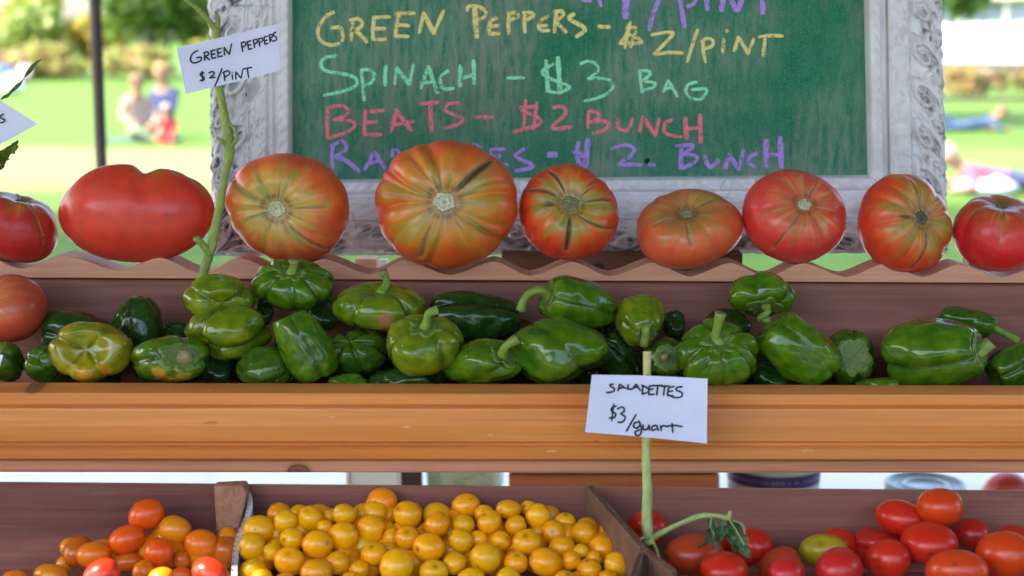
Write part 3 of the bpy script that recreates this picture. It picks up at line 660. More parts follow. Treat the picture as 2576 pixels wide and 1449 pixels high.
def heirloom(box_, Y, d, label, lobes=9, amp=.07, dim=.22, flat=.72, green=1.0, gcol=(.40, .26, .035), rcol=(.64, .055, .016), ocol=(.56, .14, .022), cracks=(), seed=0, wob=.05, scar=(.13, (.30, .36, .16)), notch=None, gx=.9, depth=None, pers=.22):
    rng = np.random.RandomState(seed); x0, x1, y0, y1 = box_
    T, Ph, F_ = sphere_grid(96, 168); N = len(T)
    bounds = np.sort((np.arange(lobes)+rng.uniform(-.3, .3, lobes))*2*math.pi/lobes); ww = rng.uniform(.35, 1.2, lobes)
    cre = np.zeros(N)
    for b_, w_ in zip(bounds, ww): cre = np.maximum(cre, w_*np.exp(-(np.abs(adiff(Ph, b_+.10*np.sin(T*2+b_*3)))/(1.1/lobes+.05))**1.1))
    A = np.exp(-((T-.5)/.8)**2)+pers
    rad = np.sin(T)**.92*(1-amp*A*cre)*(1+wob*np.cos(2*Ph+rng.uniform(0, 6))+wob*.6*np.cos(3*Ph+rng.uniform(0, 6)))
    z = np.cos(T)*flat-dim*np.exp(-(T/.42)**2)+.05*np.exp(-((math.pi-T)/.4)**2)
    z += .05*A*(1-cre)*np.sin(T)
    sh = 1.0
    dark = np.zeros(N); tan = np.zeros(N)
    for (pc, t0, t1, w_, cv, dk) in cracks:
        pc = math.radians(pc); dd = np.abs(adiff(Ph, pc+cv*(T-t0)))*np.sin(T)
        m = smooth(t0-.05, t0+.1, T)*(1-smooth(t1-.12, t1, T)); wl = w_*(.55+.45*np.sin(np.clip((T-t0)/(t1-t0), 0, 1)*math.pi))
        k = np.exp(-(dd/wl)**4)*m; k2 = np.exp(-(dd/(wl*2.3))**2)*m
        rad *= 1-.05*k; z -= .035*k; dark = np.maximum(dark, k*dk); tan = np.maximum(tan, k2)
    e1, e2, a = basis(d)
    P = (rad*np.cos(Ph))[:, None]*e1+(rad*np.sin(Ph))[:, None]*e2+z[:, None]*a
    if notch: 
        nx, nw_, nd = notch; P[:, 1] -= nd*np.exp(-((P[:, 0]-nx)/nw_)**2)*smooth(-.1, .7, P[:, 1])
    lo, hi = P.min(0), P.max(0); k = mpp((x0+x1)/2, (y0+y1)/2, Y)
    sx = (x1-x0)*k/(hi[0]-lo[0]); sy = (y1-y0)*k/(hi[1]-lo[1]); sz = (sx*sy)**.5*(depth or 1)
    S = np.array([sx, sy, sz]); mid = (lo+hi)/2; ctr = at((x0+x1)/2, (y0+y1)/2, Y)
    xf = lambda Q: to_world((Q-mid)*S, ctr, 1.)
    # natural colours: green-gold shoulders streaked along the ribs, orange, then red
    C = np.zeros((N, 3)); gcol, rcol, ocol = map(np.array, (gcol, rcol, ocol))
    for i in range(N):
        p = (math.cos(Ph[i])*3, math.sin(Ph[i])*3, T[i]*.5); q = tuple(P[i]*2.2+seed*3)
        n1 = mn.fractal(Vector(p)*1.5+Vector((seed*5., 0, 0)), 1., 2., 3); n2 = mn.fractal(Vector(q), 1., 2., 3)
        g = 1-smooth(gx*.45, gx*1.35, T[i]*(1-.42*n1)-.22*n2-.10*cre[i])
        o_ = 1-smooth(gx*.9, gx*2.1, T[i]*(1-.3*n1)-.3*n2)
        c = rcol*(1-o_)+ocol*o_; c = c*(1-g*green)+gcol*g*green
        gg = smooth(.05, .55, n1+.35*n2)*g*green; c = c*(1-.75*gg)+np.array([.17, .24, .03])*.75*gg
        C[i] = c*(1+.12*n2)
    ray = np.array([mn.noise(Vector((math.cos(p)*9+seed*3, math.sin(p)*9, t*1.3))) for p, t in zip(Ph, T)])
    cork = smooth(.28, .5, ray)*np.exp(-((T-.30)/.20)**2)*.8
    pale = smooth(.15, .5, -ray)*np.exp(-((T-.55)/.35)**2)*.35
    C = C*(1-pale[:, None])+np.array([.60, .40, .14])*pale[:, None]
    C = C*(1-cork[:, None])+np.array([.20, .13, .06])*cork[:, None]
    if scar:
        Ts = math.asin(scar[0]*1.12)+.035; rg = np.exp(-((T-Ts)/.045)**2)*np.clip(.75+1.2*ray, 0, 1)*.9
        C = C*(1-rg[:, None])+np.array([.13, .075, .03])*rg[:, None]
    C = C*(1-tan[:, None]*.6)+np.array([.30, .22, .10])*tan[:, None]*.6
    C = C*(1-dark[:, None])+np.array([.045, .035, .018])*dark[:, None]
    base = ctr+np.array([0, 0, -(y1-y0)*k/2])
    o = empty('heirloom_tomato', tuple(base), label, 'tomato', None)
    mob('tomato_body', xf(P), F_, M['heir'], o, cols=np.clip(C, 0, 1))
    if scar:
        rs, scol = scar; rs *= 1.12; V = []; Cc = []; Ff = []; nr, ns = 9, 40; z0 = flat*1-dim
        zs = lambda r: math.cos(math.asin(min(r, .9)))*flat-dim*math.exp(-(math.asin(min(r, .9))/.42)**2)
        for i in range(nr+1):
            for j in range(ns):
                f = i/nr; ph = 2*math.pi*j/ns; jag = 1+.06*math.sin(5*ph+seed)+.06*math.sin(11*ph+seed*2)+.1*rng.uniform(-1, 1)*(i == nr)
                r = rs*f*jag; rough = .012*rng.uniform(-1, 1)
                zz = zs(r)+(.035*(1-f**3)+rough*(f < .95)-.01*math.exp(-(f/.18)**2)*2 if f < .99 else -.02)
                V.append(r*math.cos(ph)*e1+r*math.sin(ph)*e2+zz*a)
                c = np.array(scol)*rng.uniform(.65, 1.25); ring = 1.3*math.exp(-((f-.95)/.16)**2)+.55*math.exp(-((f-.5)/.08)**2)+.7*math.exp(-(f/.10)**2)
                Cc.append(c*(1-min(1, ring)*.75)+np.array([.12, .075, .035])*min(1, ring)*.75)
        for i in range(nr):
            for j in range(ns): Ff.append((i*ns+j, (i+1)*ns+j, (i+1)*ns+(j+1) % ns, i*ns+(j+1) % ns))
        mob('stem_scar', xf(np.array(V)), Ff, M['stem'], o, cols=np.array(Cc))
    return o
YT = 1.287
PINK = (.56, .055, .035)
h1 = heirloom((-58, 147, 480, 662), 1.290, (.25, .95, .15), 'red heirloom tomato cut by the left edge of the photo, on the scalloped shelf', 8, .07, .2, .75, .35, rcol=(.50, .022, .018), ocol=(.46, .05, .02), cracks=[(250, .5, 1.9, .012, .3, .5)], seed=1, scar=(.13, (.09, .11, .05)), gx=.7)
h2 = heirloom((147, 541, 415, 660), YT, (.10, .93, -.30), 'very wide smooth red tomato with a dip in its top, on the scalloped shelf', 6, .10, .30, .88, .75, pers=.42, gcol=(.32, .20, .04), rcol=(.66, .045, .022), ocol=(.62, .075, .022), cracks=[(205, .55, 1.2, .02, -.2, .1)], seed=2, notch=(.16, .10, .13), scar=(.10, (.12, .20, .05)), gx=.7, depth=.62, wob=.03)
h3 = heirloom((565, 879, 386, 661), YT, (-.17, -.10, .97), 'orange and green tomato with a pale stem scar, just right of the vine stalk', 10, .085, .14, .72, .85, gcol=(.50, .34, .06), ocol=(.64, .17, .035), rcol=(.68, .085, .022), cracks=[(305, .3, 1.5, .02, .12, .35), (152, .3, 1.6, .03, -.1, .12), (2, .25, .95, .014, 0, .3)], seed=3, scar=(.155, (.56, .55, .34)), gx=.66, wob=.035)
h4 = heirloom((943, 1303, 352, 678), 1.275, (0, .0, 1), 'largest tomato, ribbed orange gold with one dark split, in front of the chalkboard middle', 15, .12, .12, .74, .85, gcol=(.52, .235, .025), ocol=(.60, .14, .018), rcol=(.68, .070, .014), cracks=[(47, .22, 1.28, .050, .0, .95), (245, .4, 1.2, .02, .1, .25), (322, .4, 1.25, .012, 0, .3), (172, .4, 1.1, .010, 0, .3)], seed=4, scar=(.155, (.60, .56, .38)), gx=.72, wob=.02)
h5 = heirloom((1305, 1556, 411, 655), YT, (.04, .25, .95), 'red tomato with six dark cracks spreading from its green stem hollow', 12, .09, .2, .74, .8, gcol=(.34, .26, .04), ocol=(.64, .10, .018), rcol=(.68, .045, .012), cracks=[(266, .25, 1.28, .045, -.02, .95), (112, .25, 1.1, .03, .15, .9), (148, .3, 1.15, .032, .2, .9), (8, .3, 1.1, .024, .05, .8), (305, .3, 1.35, .028, .55, .7), (182, .3, .62, .05, 0, .9), (40, .3, .8, .02, 0, .6)], seed=5, scar=(.17, (.16, .18, .07)), gx=.62, wob=.025)
h6 = heirloom((1602, 1869, 473, 678), YT, (-.12, .62, .75), 'smaller squat pinkish orange tomato in front of the bottom of the frame', 7, .07, .22, .74, .6, gcol=(.30, .18, .05), ocol=(.64, .13, .035), rcol=(.68, .095, .034), cracks=[(272, .35, 1.15, .02, .12, .3), (215, .3, .8, .025, 0, .4), (40, .3, .8, .03, 0, .2)], seed=6, scar=(.12, (.30, .28, .15)), gx=.75, wob=.05)
h7 = heirloom((1867, 2129, 425, 662), YT, (.14, .34, .93), 'smooth pink red tomato with one thin diagonal seam, under the word BUNCH', 6, .05, .14, .78, .4, gcol=(.45, .16, .06), ocol=(.64, .075, .04), rcol=(.68, .042, .034), cracks=[(238, .3, 1.9, .013, -.05, .55), (60, .2, .5, .02, 0, .3)], seed=7, scar=(.13, (.55, .56, .38)), gx=.6, wob=.02)
h8 = heirloom((2156, 2396, 437, 687), YT, (.34, .16, .92), 'red orange tomato with dark stem hollow and curved crack before the right frame side', 9, .08, .17, .76, .7, gcol=(.38, .22, .04), ocol=(.64, .10, .022), rcol=(.68, .050, .015), cracks=[(282, .2, 1.35, .022, -.32, .9), (178, .22, .62, .028, 0, .9), (95, .2, 1.0, .016, .1, .7)], seed=8, scar=(.14, (.07, .085, .04)), gx=.72, wob=.03)
h9 = heirloom((2398, 2612, 485, 684), YT, (.05, .90, .42), 'glossy deep red tomato cut by the right edge of the photo', 7, .10, .2, .80, .45, gcol=(.36, .15, .03), ocol=(.52, .05, .022), rcol=(.62, .020, .020), cracks=[(250, .25, .8, .02, 0, .5)], seed=9, scar=(.12, (.20, .16, .09)), gx=.75, wob=.03)
h10 = heirloom((-80, 118, 690, 862), 1.215, (-.3, .5, .8), 'large pinkish tomato lying in the pepper trough at the left edge', 6, .03, .12, .86, .2, gcol=(.40, .12, .04), ocol=(.52, .09, .035), rcol=(.50, .065, .030), seed=10, scar=None, gx=.6, wob=.03)
h11 = heirloom((2466, 2600, 1186, 1310), 1.95, (0, -.3, .9), 'dark red tomato on the white cloth behind the bins, right edge', 5, .03, .1, .85, .1, rcol=(.42, .02, .02), ocol=(.44, .03, .02), seed=11, scar=None)
# ledge so the tomato row has real support under the wave hollows: tomatoes rest on the scallops
# ================================================================== green peppers
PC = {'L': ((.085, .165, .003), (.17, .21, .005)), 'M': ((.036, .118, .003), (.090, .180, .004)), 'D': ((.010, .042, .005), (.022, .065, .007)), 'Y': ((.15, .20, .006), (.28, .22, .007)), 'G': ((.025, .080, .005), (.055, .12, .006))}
def pepper(box_, Y, d, label, col='M', asp=1.2, lobes=4, amp=.16, taper=.12, cw=.2, stem=None, calyx=True, bend=0, seed=0, spin=0, marks=(), waist=0, cal=.34, tipdim=.12, dim=.2, shp=.62):
    rng = np.random.RandomState(seed+100); x0, x1, y0, y1 = box_
    T, Ph, F_ = sphere_grid(64, 96); N = len(T)
    bounds = np.sort((np.arange(lobes)+rng.uniform(-.22, .22, lobes))*2*math.pi/lobes)+spin; wl = rng.uniform(.6, 1.15, lobes); ls = rng.uniform(-.10, .10, lobes)
    def S(T, Ph):
        cre = np.zeros_like(T)
        for b_, w_ in zip(bounds, wl): cre = np.maximum(cre, w_*np.exp(-(np.abs(adiff(Ph, b_))/cw)**1.25))
        big = np.zeros_like(T)
        for b_, w_ in zip(bounds, ls): big = big+w_*np.exp(-(adiff(Ph, b_+math.pi/lobes)/(math.pi/lobes*.8))**2)
        A = .35+.65*np.maximum(np.exp(-((T-.55)/.6)**2), .8*np.exp(-((T-2.55)/.55)**2))
        rad = np.sin(T)**shp*(1-1.2*amp*A*cre)*(1+big)
        c = np.cos(T); zz = asp*np.sign(c)*np.abs(c)**.85
        t = zz/asp; rad = rad*(1+taper*t-.06*t*t)*(1-waist*np.exp(-((t-.05)/.22)**2))
        zz = zz-dim*asp*np.exp(-(T/.42)**2)+tipdim*np.exp(-((math.pi-T)/.4)**2)-amp*.7*cre*np.exp(-((math.pi-T)/.8)**2)*-1
        X = rad*np.cos(Ph)+bend*(t*t); Yy = rad*np.sin(Ph)
        return X, Yy, zz, cre
    X, Yy, Z, cre = S(T, Ph)
    e1, e2, a = basis(d); so_ = seed*7.7
    nz = np.array([mn.fractal(Vector((X[i], Yy[i], Z[i]))*1.1+Vector((so_, 0, 0)), 1., 2., 2) for i in range(N)])
    nf = np.array([mn.fractal(Vector((X[i], Yy[i], Z[i]))*3.2+Vector((0, so_, 0)), 1., 2., 3) for i in range(N)])
    k_ = 1+.10*nz+.018*nf
    W3 = lambda X, Yy, Z: X[:, None]*e1+Yy[:, None]*e2+Z[:, None]*a
    P = W3(X*k_, Yy*k_, Z*(1+.03*nz))
    lo, hi = P.min(0), P.max(0); k = mpp((x0+x1)/2, (y0+y1)/2, Y)
    sx = (x1-x0)*k/(hi[0]-lo[0]); sy = (y1-y0)*k/(hi[1]-lo[1]); s = (sx*sy)**.5
    Sc = np.array([sx, sy, s]); mid = (lo+hi)/2; ctr = at((x0+x1)/2, (y0+y1)/2, Y); xf = lambda Q: to_world((Q-mid)*Sc, ctr, 1.)
    ca, cb = map(np.array, PC[col]); m = np.clip(.5+.9*nf+.5*nz, 0, 1)[:, None]
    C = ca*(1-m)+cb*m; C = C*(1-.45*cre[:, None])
    tipc = smooth(2.3, 3.0, T)[:, None]*.25; C = C*(1-tipc)+np.array(PC['L'][1])*tipc*.6+C*tipc*.4
    for (mx_, my, mr, mc) in marks:                 # patches, in view coordinates of the picture
        q = (P-mid)*Sc/k; dd = np.hypot(q[:, 0]-(mx_-(x0+x1)/2), q[:, 1]+(my-(y0+y1)/2))+18*nf
        mm = (1-smooth(mr*.55, mr, dd))*(P[:, 2] > mid[2]-.2); C = C*(1-mm[:, None])+np.array(mc)*mm[:, None]
    base = ctr+np.array([0, 0, -(y1-y0)*k/2])
    o = empty('green_pepper', tuple(base), label, 'pepper', 'green peppers in the trough')
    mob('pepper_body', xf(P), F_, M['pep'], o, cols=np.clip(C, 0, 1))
    lt = np.array([.17, .26, .035])
    if calyx:
        V = []; Cc = []; Ff = []; nr, ns = 7, 48
        for i in range(nr+1):
            for j in range(ns):
                ph = 2*math.pi*j/ns; f = i/nr; tc = (cal+.07*math.sin(5*ph+seed)+.05*math.sin(9*ph+2*seed)+.05*rng.uniform(-1, 1)*(i > nr-2))*f+.01
                x_, y_, z_, _ = S(np.array([tc]), np.array([ph])); lift = .055*(1-f**4)+.02*rng.uniform(-1, 1)*f
                if i == nr: lift = -.01
                V.append((x_[0]*1.01)*e1+(y_[0]*1.01)*e2+(z_[0]+lift+.01)*a)
                Cc.append(lt*rng.uniform(.45, .95)*(.75+.4*(i >= nr-1)))
        for i in range(nr):
            for j in range(ns): Ff.append((i*ns+j, (i+1)*ns+j, (i+1)*ns+(j+1) % ns, i*ns+(j+1) % ns))
        mob('calyx', xf(np.array(V)), Ff, M['stem'], o, cols=np.array(Cc))
    if stem:
        x_, y_, z_, _ = S(np.array([.02]), np.array([0.])); p0 = z_[0]*a; pw = xf((p0[None, :]))[0]
        pts = [pw-.002*(a[0]*R+a[1]*U+a[2]*B)]+[at(px, py, Y-dy) for (px, py, dy) in stem['p']]
        r0 = stem.get('r', 11)*k; nn = len(pts)
        rad = [r0*1.5]+[r0*(1-.12*i/(nn-1)) for i in range(1, nn)]; rad[-1] = r0*1.25
        v, f = tube(pts, rad, 12, 6, .06); cs = np.array([lt*random.uniform(.75, 1.15)*(1.1 if col != 'D' else .8) for _ in v])
        v = list(v); tipp = v[-12:]; cs[-12:] = [.26, .22, .10]
        so2 = mob('stem', v, f, M['stem'], o, cols=cs)
    return o
peps = [  # first come fillers tinted very dark, added to stand in for gap shade
 ((1560, 1650, 890, 985), 1.235, (.1, .5, .2), 'added dark filler pepper at the bottom of the trough behind the price card', 'D', 1.1, 3, dict(seed=58, calyx=False)),
 ((2020, 2100, 890, 985), 1.235, (.1, .5, .2), 'added dark filler pepper at the bottom behind the end of the long slanting one', 'D', 1.1, 3, dict(seed=59, calyx=False)),
 ((870, 960, 880, 985), 1.235, (.1, .5, .2), 'added dark filler pepper at the bottom between the ribbed and the round yellowish one', 'D', 1.1, 3, dict(seed=60, calyx=False)),
 ((170, 262, 800, 880), 1.255, (.6, .5, .2), 'added dark filler pepper deep behind the yellowish four-lobed one', 'D', 1.3, 3, dict(seed=51, calyx=False)),
 ((402, 500, 880, 975), 1.225, (.6, .1, .2), 'added dark filler pepper low behind the pepper with the cut stalk', 'D', 1.1, 3, dict(seed=52, calyx=False)),
 ((690, 790, 800, 900), 1.240, (.6, .5, .2), 'added dark filler pepper in the gap left of the long leaning one', 'D', 1.1, 3, dict(seed=53, calyx=False)),
 ((930, 1010, 818, 905), 1.245, (.6, .5, .2), 'added dark filler pepper in the gap beneath the scarred one', 'D', 1.1, 3, dict(seed=54, calyx=False)),
 ((1255, 1350, 800, 905), 1.250, (.1, .5, .2), 'added dark filler pepper in the gap left of the biggest one', 'D', 1.1, 3, dict(seed=55, calyx=False)),
 ((1500, 1580, 800, 880), 1.250, (.1, .5, .2), 'added dark filler pepper in the gap right of the biggest one', 'D', 1.1, 3, dict(seed=56, calyx=False)),
 ((1690, 1770, 840, 930), 1.240, (.1, .5, .2), 'added dark filler pepper in the gap left of the pumpkin-shaped one', 'D', 1.1, 3, dict(seed=57, calyx=False)),
 ((-40, 60, 858, 962), 1.185, (-.3, .5, .6), 'dark green pepper at the left edge below the big pinkish tomato', 'G', 1.1, 4, dict(seed=1)),
 ((62, 158, 868, 966), 1.172, (.1, -.3, -.9), 'small dark green pepper left of the four-lobed yellowish pepper', 'G', 1.0, 3, dict(seed=2, calyx=False)),
 ((100, 290, 778, 905), 1.225, (-.9, .2, .2), 'dark green pepper lying low behind the four-lobed yellowish pepper', 'D', 1.5, 3, dict(seed=3, calyx=False)),
 ((282, 412, 745, 882), 1.222, (.03, .95, .1), 'upright dark green tapered pepper with a brown nub on top', 'D', 1.1, 3, dict(seed=4, taper=-.32, shp=.8, calyx=False, stem=dict(p=[(342, 752, 0), (341, 744, 0)], r=7))),
 ((127, 337, 808, 960), 1.172, (0, -.12, -1), 'yellowish four-lobed pepper with orange patches, blossom end facing out', 'Y', .85, 4, dict(seed=5, amp=.26, cw=.16, tipdim=.30, calyx=False, spin=.78, taper=-.05, marks=[(225, 945, 26, (.50, .26, .01)), (272, 925, 17, (.50, .24, .01)), (190, 930, 20, (.34, .28, .02))])),
 ((405, 475, 808, 868), 1.235, (.2, .3, .8), 'bit of dark pepper peeping out above the pepper with the cut stalk', 'D', 1., 3, dict(seed=6, calyx=False)),
 ((500, 592, 868, 975), 1.200, (.2, .3, .8), 'dark pepper deep in the gap under the big folded pepper', 'D', 1., 3, dict(seed=7, calyx=False)),
 ((326, 528, 843, 962), 1.165, (.45, .18, .82), 'green pepper with cut yellow stalk facing out and orange patch beneath', 'M', 1.15, 4, dict(cal=.42, seed=8, marks=[(420, 940, 26, (.42, .26, .02)), (470, 942, 22, (.30, .26, .02))], stem=dict(p=[(462, 895, .012), (464, 900, .020)], r=15))),
 ((462, 640, 688, 812), 1.200, (-.35, .25, -.9), 'light green upper pepper of the folded pair at the foot of the vine stem', 'L', .8, 3, dict(seed=9, calyx=False, amp=.22, spin=.4, tipdim=.25)),
 ((466, 682, 758, 906), 1.190, (.55, .5, -.5), 'large light green folded pepper with a deep crease below the vine stem', 'L', .95, 3, dict(seed=10, amp=.34, cw=.22, calyx=False, spin=-.5, tipdim=.25)),
 ((640, 690, 745, 820), 1.235, (.2, .3, .8), 'dark pepper peeping between the folded pepper and the round ribbed one', 'D', 1., 3, dict(seed=11, calyx=False)),
 ((594, 736, 868, 978), 1.172, (-.3, .5, -.4), 'dark green pepper low against the front board left of the long leaning pepper', 'G', 1., 3, dict(seed=12, calyx=False)),
 ((632, 839, 650, 782), 1.222, (.0, .70, .70), 'round ribbed green pepper topmost under the orange and green tomato', 'M', .68, 8, dict(seed=13, amp=.30, cw=.085, dim=.30, shp=.85, taper=0, stem=dict(p=[(738, 672, .01), (739, 655, .012)], r=11))),
 ((772, 858, 745, 832), 1.240, (.2, .3, .8), 'dark pepper behind, between the long leaning pepper and the scarred one', 'D', 1., 3, dict(seed=14, calyx=False)),
 ((808, 985, 828, 948), 1.192, (.1, -.6, -.6), 'ribbed green pepper under the scarred pepper, right of the long leaning one', 'G', .9, 6, dict(seed=15, amp=.34, cw=.12, calyx=False, taper=0)),
 ((838, 1070, 708, 832), 1.212, (.08, .86, .45), 'light green wide pepper with a tan scar and a short upright stem', 'L', .62, 6, dict(seed=16, amp=.32, cw=.10, shp=.8, taper=0, dim=.25, calyx=False, marks=[(972, 812, 24, (.30, .13, .04)), (985, 795, 12, (.32, .14, .05))], stem=dict(p=[(972, 715, 0), (970, 696, .002), (962, 683, .004)], r=10))),
 ((686, 851, 779, 966), 1.170, (-.40, .86, .1), 'long leaning green pepper with pale streaks in the middle of the left half', 'M', 1.55, 3, dict(seed=17, calyx=False, taper=-.08, shp=.5, amp=.13)),
 ((825, 925, 938, 985), 1.168, (.2, .3, .8), 'sliver of pepper showing above the front board below the ribbed pepper', 'M', 1., 3, dict(seed=18, calyx=False)),
 ((920, 1100, 915, 1000), 1.170, (.8, .3, .2), 'dark glossy pepper low under the round yellowish green one', 'D', 1.4, 4, dict(seed=19, calyx=False)),
 ((1075, 1310, 730, 862), 1.235, (-.93, .05, .2), 'long dark green two-lobed pepper lying flat beneath the largest tomato', 'D', 1.7, 3, dict(seed=20, amp=.30, cw=.2, calyx=False, spin=.55, shp=.5)),
 ((972, 1167, 778+12, 945), 1.165, (.08, .72, .60), 'round yellowish green pepper with a curled pale stem in the middle of the trough', 'L', .82, 5, dict(seed=21, amp=.15, cw=.12, shp=.82, dim=.22, taper=.05, stem=dict(p=[(1074, 805, .012), (1078, 788, .014), (1100, 780, .012)], r=10))),
 ((1112, 1317, 850, 972), 1.165, (.68, .45, .55), 'green pepper with its stem pointing up to the right, left of the biggest one', 'M', 1.15, 3, dict(seed=22, taper=.2, stem=dict(p=[(1272, 872, .016), (1300, 852, .014)], r=11))),
 ((1485, 1605, 835, 955), 1.205, (-.6, .6, .3), 'dark green pepper with a long groove behind the paper price card', 'D', 1.4, 3, dict(seed=23, calyx=False, amp=.3)),
 ((1284, 1532, 797, 976), 1.175, (-.55, .75, -.2), 'biggest green pepper, bulging with a deep fold along its lower side', 'M', 1.05, 3, dict(seed=24, amp=.28, cw=.24, calyx=False, spin=.9, taper=-.15, tipdim=.3)),
 ((1352, 1556, 692, 833), 1.215, (-.90, .30, .35), 'green pepper with long hooked pale stem, lying beneath the cracked tomato', 'M', 1.35, 4, dict(seed=25, amp=.14, taper=.10, shp=.55, stem=dict(p=[(1362, 731, .012), (1334, 737, .014), (1318, 755, .014), (1311, 780, .012)], r=11))),
 ((1668, 1724, 780, 852), 1.240, (.2, .3, .8), 'dark pepper peeping out behind the withered-cap pepper', 'D', 1., 3, dict(seed=26, calyx=False)),
 ((1548, 1674, 740, 872), 1.200, (.15, -.45, .88), 'pepper with a withered cap facing out and its stem pointing down', 'L', 1.1, 4, dict(cal=.5, seed=27, shp=.8, taper=-.2, amp=.1, stem=dict(p=[(1627, 825, .03), (1620, 868, .026)], r=9))),
 ((1617, 1735, 848, 950), 1.190, (.0, .1, .99), 'pepper with a dark swirled cap right behind the top of the card stalk', 'G', .9, 5, dict(cal=.5, seed=28, stem=dict(p=[(1668, 893, .015), (1672, 900, .024)], r=8))),
 ((1768, 1890, 774, 870), 1.235, (.2, .6, .6), 'dark pepper behind the pumpkin-shaped one', 'D', 1., 4, dict(seed=29, calyx=False)),
 ((1697, 1910, 800, 974), 1.165, (.02, .60, .80), 'pumpkin-shaped ribbed pepper with a thick upright stem right of the price card', 'M', .75, 9, dict(seed=30, amp=.30, cw=.08, dim=.28, shp=.85, taper=0, stem=dict(p=[(1800, 848, .012), (1806, 815, .016), (1813, 788, .018)], r=12))),
 ((1880, 1990, 910, 985), 1.190, (.2, .3, .8), 'dark pepper wedged low between the pumpkin-shaped and the long slanting one', 'D', 1., 3, dict(seed=31, calyx=False)),
 ((1829, 2001, 682, 797), 1.222, (.05, -.72, .62), 'glossy curled pepper perched highest on the pile, stem turned down', 'M', .85, 4, dict(seed=32, amp=.24, cw=.2, spin=.5, stem=dict(p=[(1930, 786, .02), (1912, 800, .018), (1935, 808, .016)], r=9))),
 ((1896, 2118, 785, 972), 1.178, (-.66, .74, .05), 'long glossy pepper slanting down to the right with two pale streaks', 'M', 1.45, 3, dict(seed=33, calyx=False, taper=.04, shp=.5, amp=.24, spin=.25)),
 ((2068, 2197, 826, 970), 1.195, (.05, .05, .99), 'pepper facing out, brown stub in its dark cap, right of the long slanting one', 'G', 1., 4, dict(cal=.5, seed=34, stem=dict(p=[(2124, 866, .012), (2128, 870, .018)], r=7))),
 ((2150, 2265, 950, 990), 1.165, (.9, .1, .1), 'thin sliver of pepper above the front board in the bare gap', 'M', 1.6, 3, dict(seed=35, calyx=False)),
 ((2362, 2512, 770, 850), 1.225, (.86, -.38, .2), 'thin dark pepper lying across behind the big right pepper, stem to the right', 'G', 1.7, 3, dict(seed=36, shp=.5, stem=dict(p=[(2520, 835, 0), (2560, 858, 0)], r=9))),
 ((2211, 2488, 800, 976), 1.175, (.85, .12, .45), 'large blocky dark green pepper at the right end of the trough', 'M', 1.1, 4, dict(seed=37, amp=.17, taper=-.08, shp=.55, spin=.3, stem=dict(p=[(2462, 890, .016), (2492, 862, .016)], r=14))),
 ((2478, 2640, 858, 985), 1.180, (-.7, -.4, .2), 'ridged dark pepper cut by the right edge of the photo', 'G', 1.5, 4, dict(seed=38, amp=.25, calyx=False)),
]
ordn = ['first', 'second', 'third', 'fourth', 'fifth', 'sixth', 'seventh', 'eighth', 'ninth', 'tenth', 'eleventh', 'twelfth', 'thirteenth', 'fourteenth', 'fifteenth', 'sixteenth', 'seventeenth', 'eighteenth', 'nineteenth', 'twentieth']
rgp = np.random.RandomState(77); xx_ = [150, 255, 395, 560, 640, 745, 850, 945, 1030, 1105, 1190, 1290, 1385, 1480, 1600, 1715, 1890, 1975, 2070, 2290]  # row of dark fillers added to blacken the gaps above the trough floor
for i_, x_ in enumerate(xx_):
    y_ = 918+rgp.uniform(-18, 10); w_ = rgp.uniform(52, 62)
    peps.append(((x_-w_, x_+w_, y_-48, y_+60), 1.243, (rgp.uniform(-1, 1), rgp.uniform(-.3, .8), rgp.uniform(-.6, .6)), f'added dark filler pepper at the bottom of the pile, {ordn[i_]} from left along the trough floor', 'D' if i_ % 3 else 'G', 1.2, 4, dict(seed=200+i_, calyx=False)))
for (bx, Y, d, lab, c, asp, lb, kw) in peps: pepper(bx, Y, d, lab, c, asp, lb, **kw)
# ================================================================== small tomatoes in the bins
def cherry_mesh(name, asp, seed, scar, mat, lob=0):
    rng = np.random.RandomState(seed); T, Ph, F_ = sphere_grid(22, 30)
    rad = np.sin(T)**.96*(1+.025*np.cos(2*Ph+seed)+lob*np.cos(3*Ph)*np.exp(-((T-.6)/.6)**2)); z = np.cos(T)*asp-.07*np.exp(-(T/.25)**2)
    V = np.stack([rad*np.cos(Ph), rad*np.sin(Ph), z], 1)
    V *= (1+.02*np.array([mn.noise(Vector(p)*1.4+Vector((seed*3., 0, 0))) for p in V]))[:, None]
    me = bpy.data.meshes.new(name); me.from_pydata(V.tolist(), [], F_); me.materials.append(mat)
    me.polygons.foreach_set('use_smooth', [True]*len(me.polygons))
    ca = me.color_attributes.new('Col', 'FLOAT_COLOR', 'POINT'); c = np.zeros((len(V), 4))
    g = np.exp(-(T/.15)**2)*scar+.8*np.exp(-((math.pi-T)/.07)**2); c[:, 0] = c[:, 1] = c[:, 2] = np.clip(g, 0, 1); c[:, 3] = 1
    ca.data.foreach_set('color', c.ravel()); return me
CM = [cherry_mesh('cherry_tomato', a, s, sc, M['cherry']) for a, s, sc in ((1.0, 1, .9), (1.08, 2, .5), (.93, 3, .8), (1.2, 4, .6))]
RM = [cherry_mesh('red_tomato', a, s, sc, M['red'], .03) for a, s, sc in ((1.0, 5, .5), (1.12, 6, .3), (.88, 7, .5))]
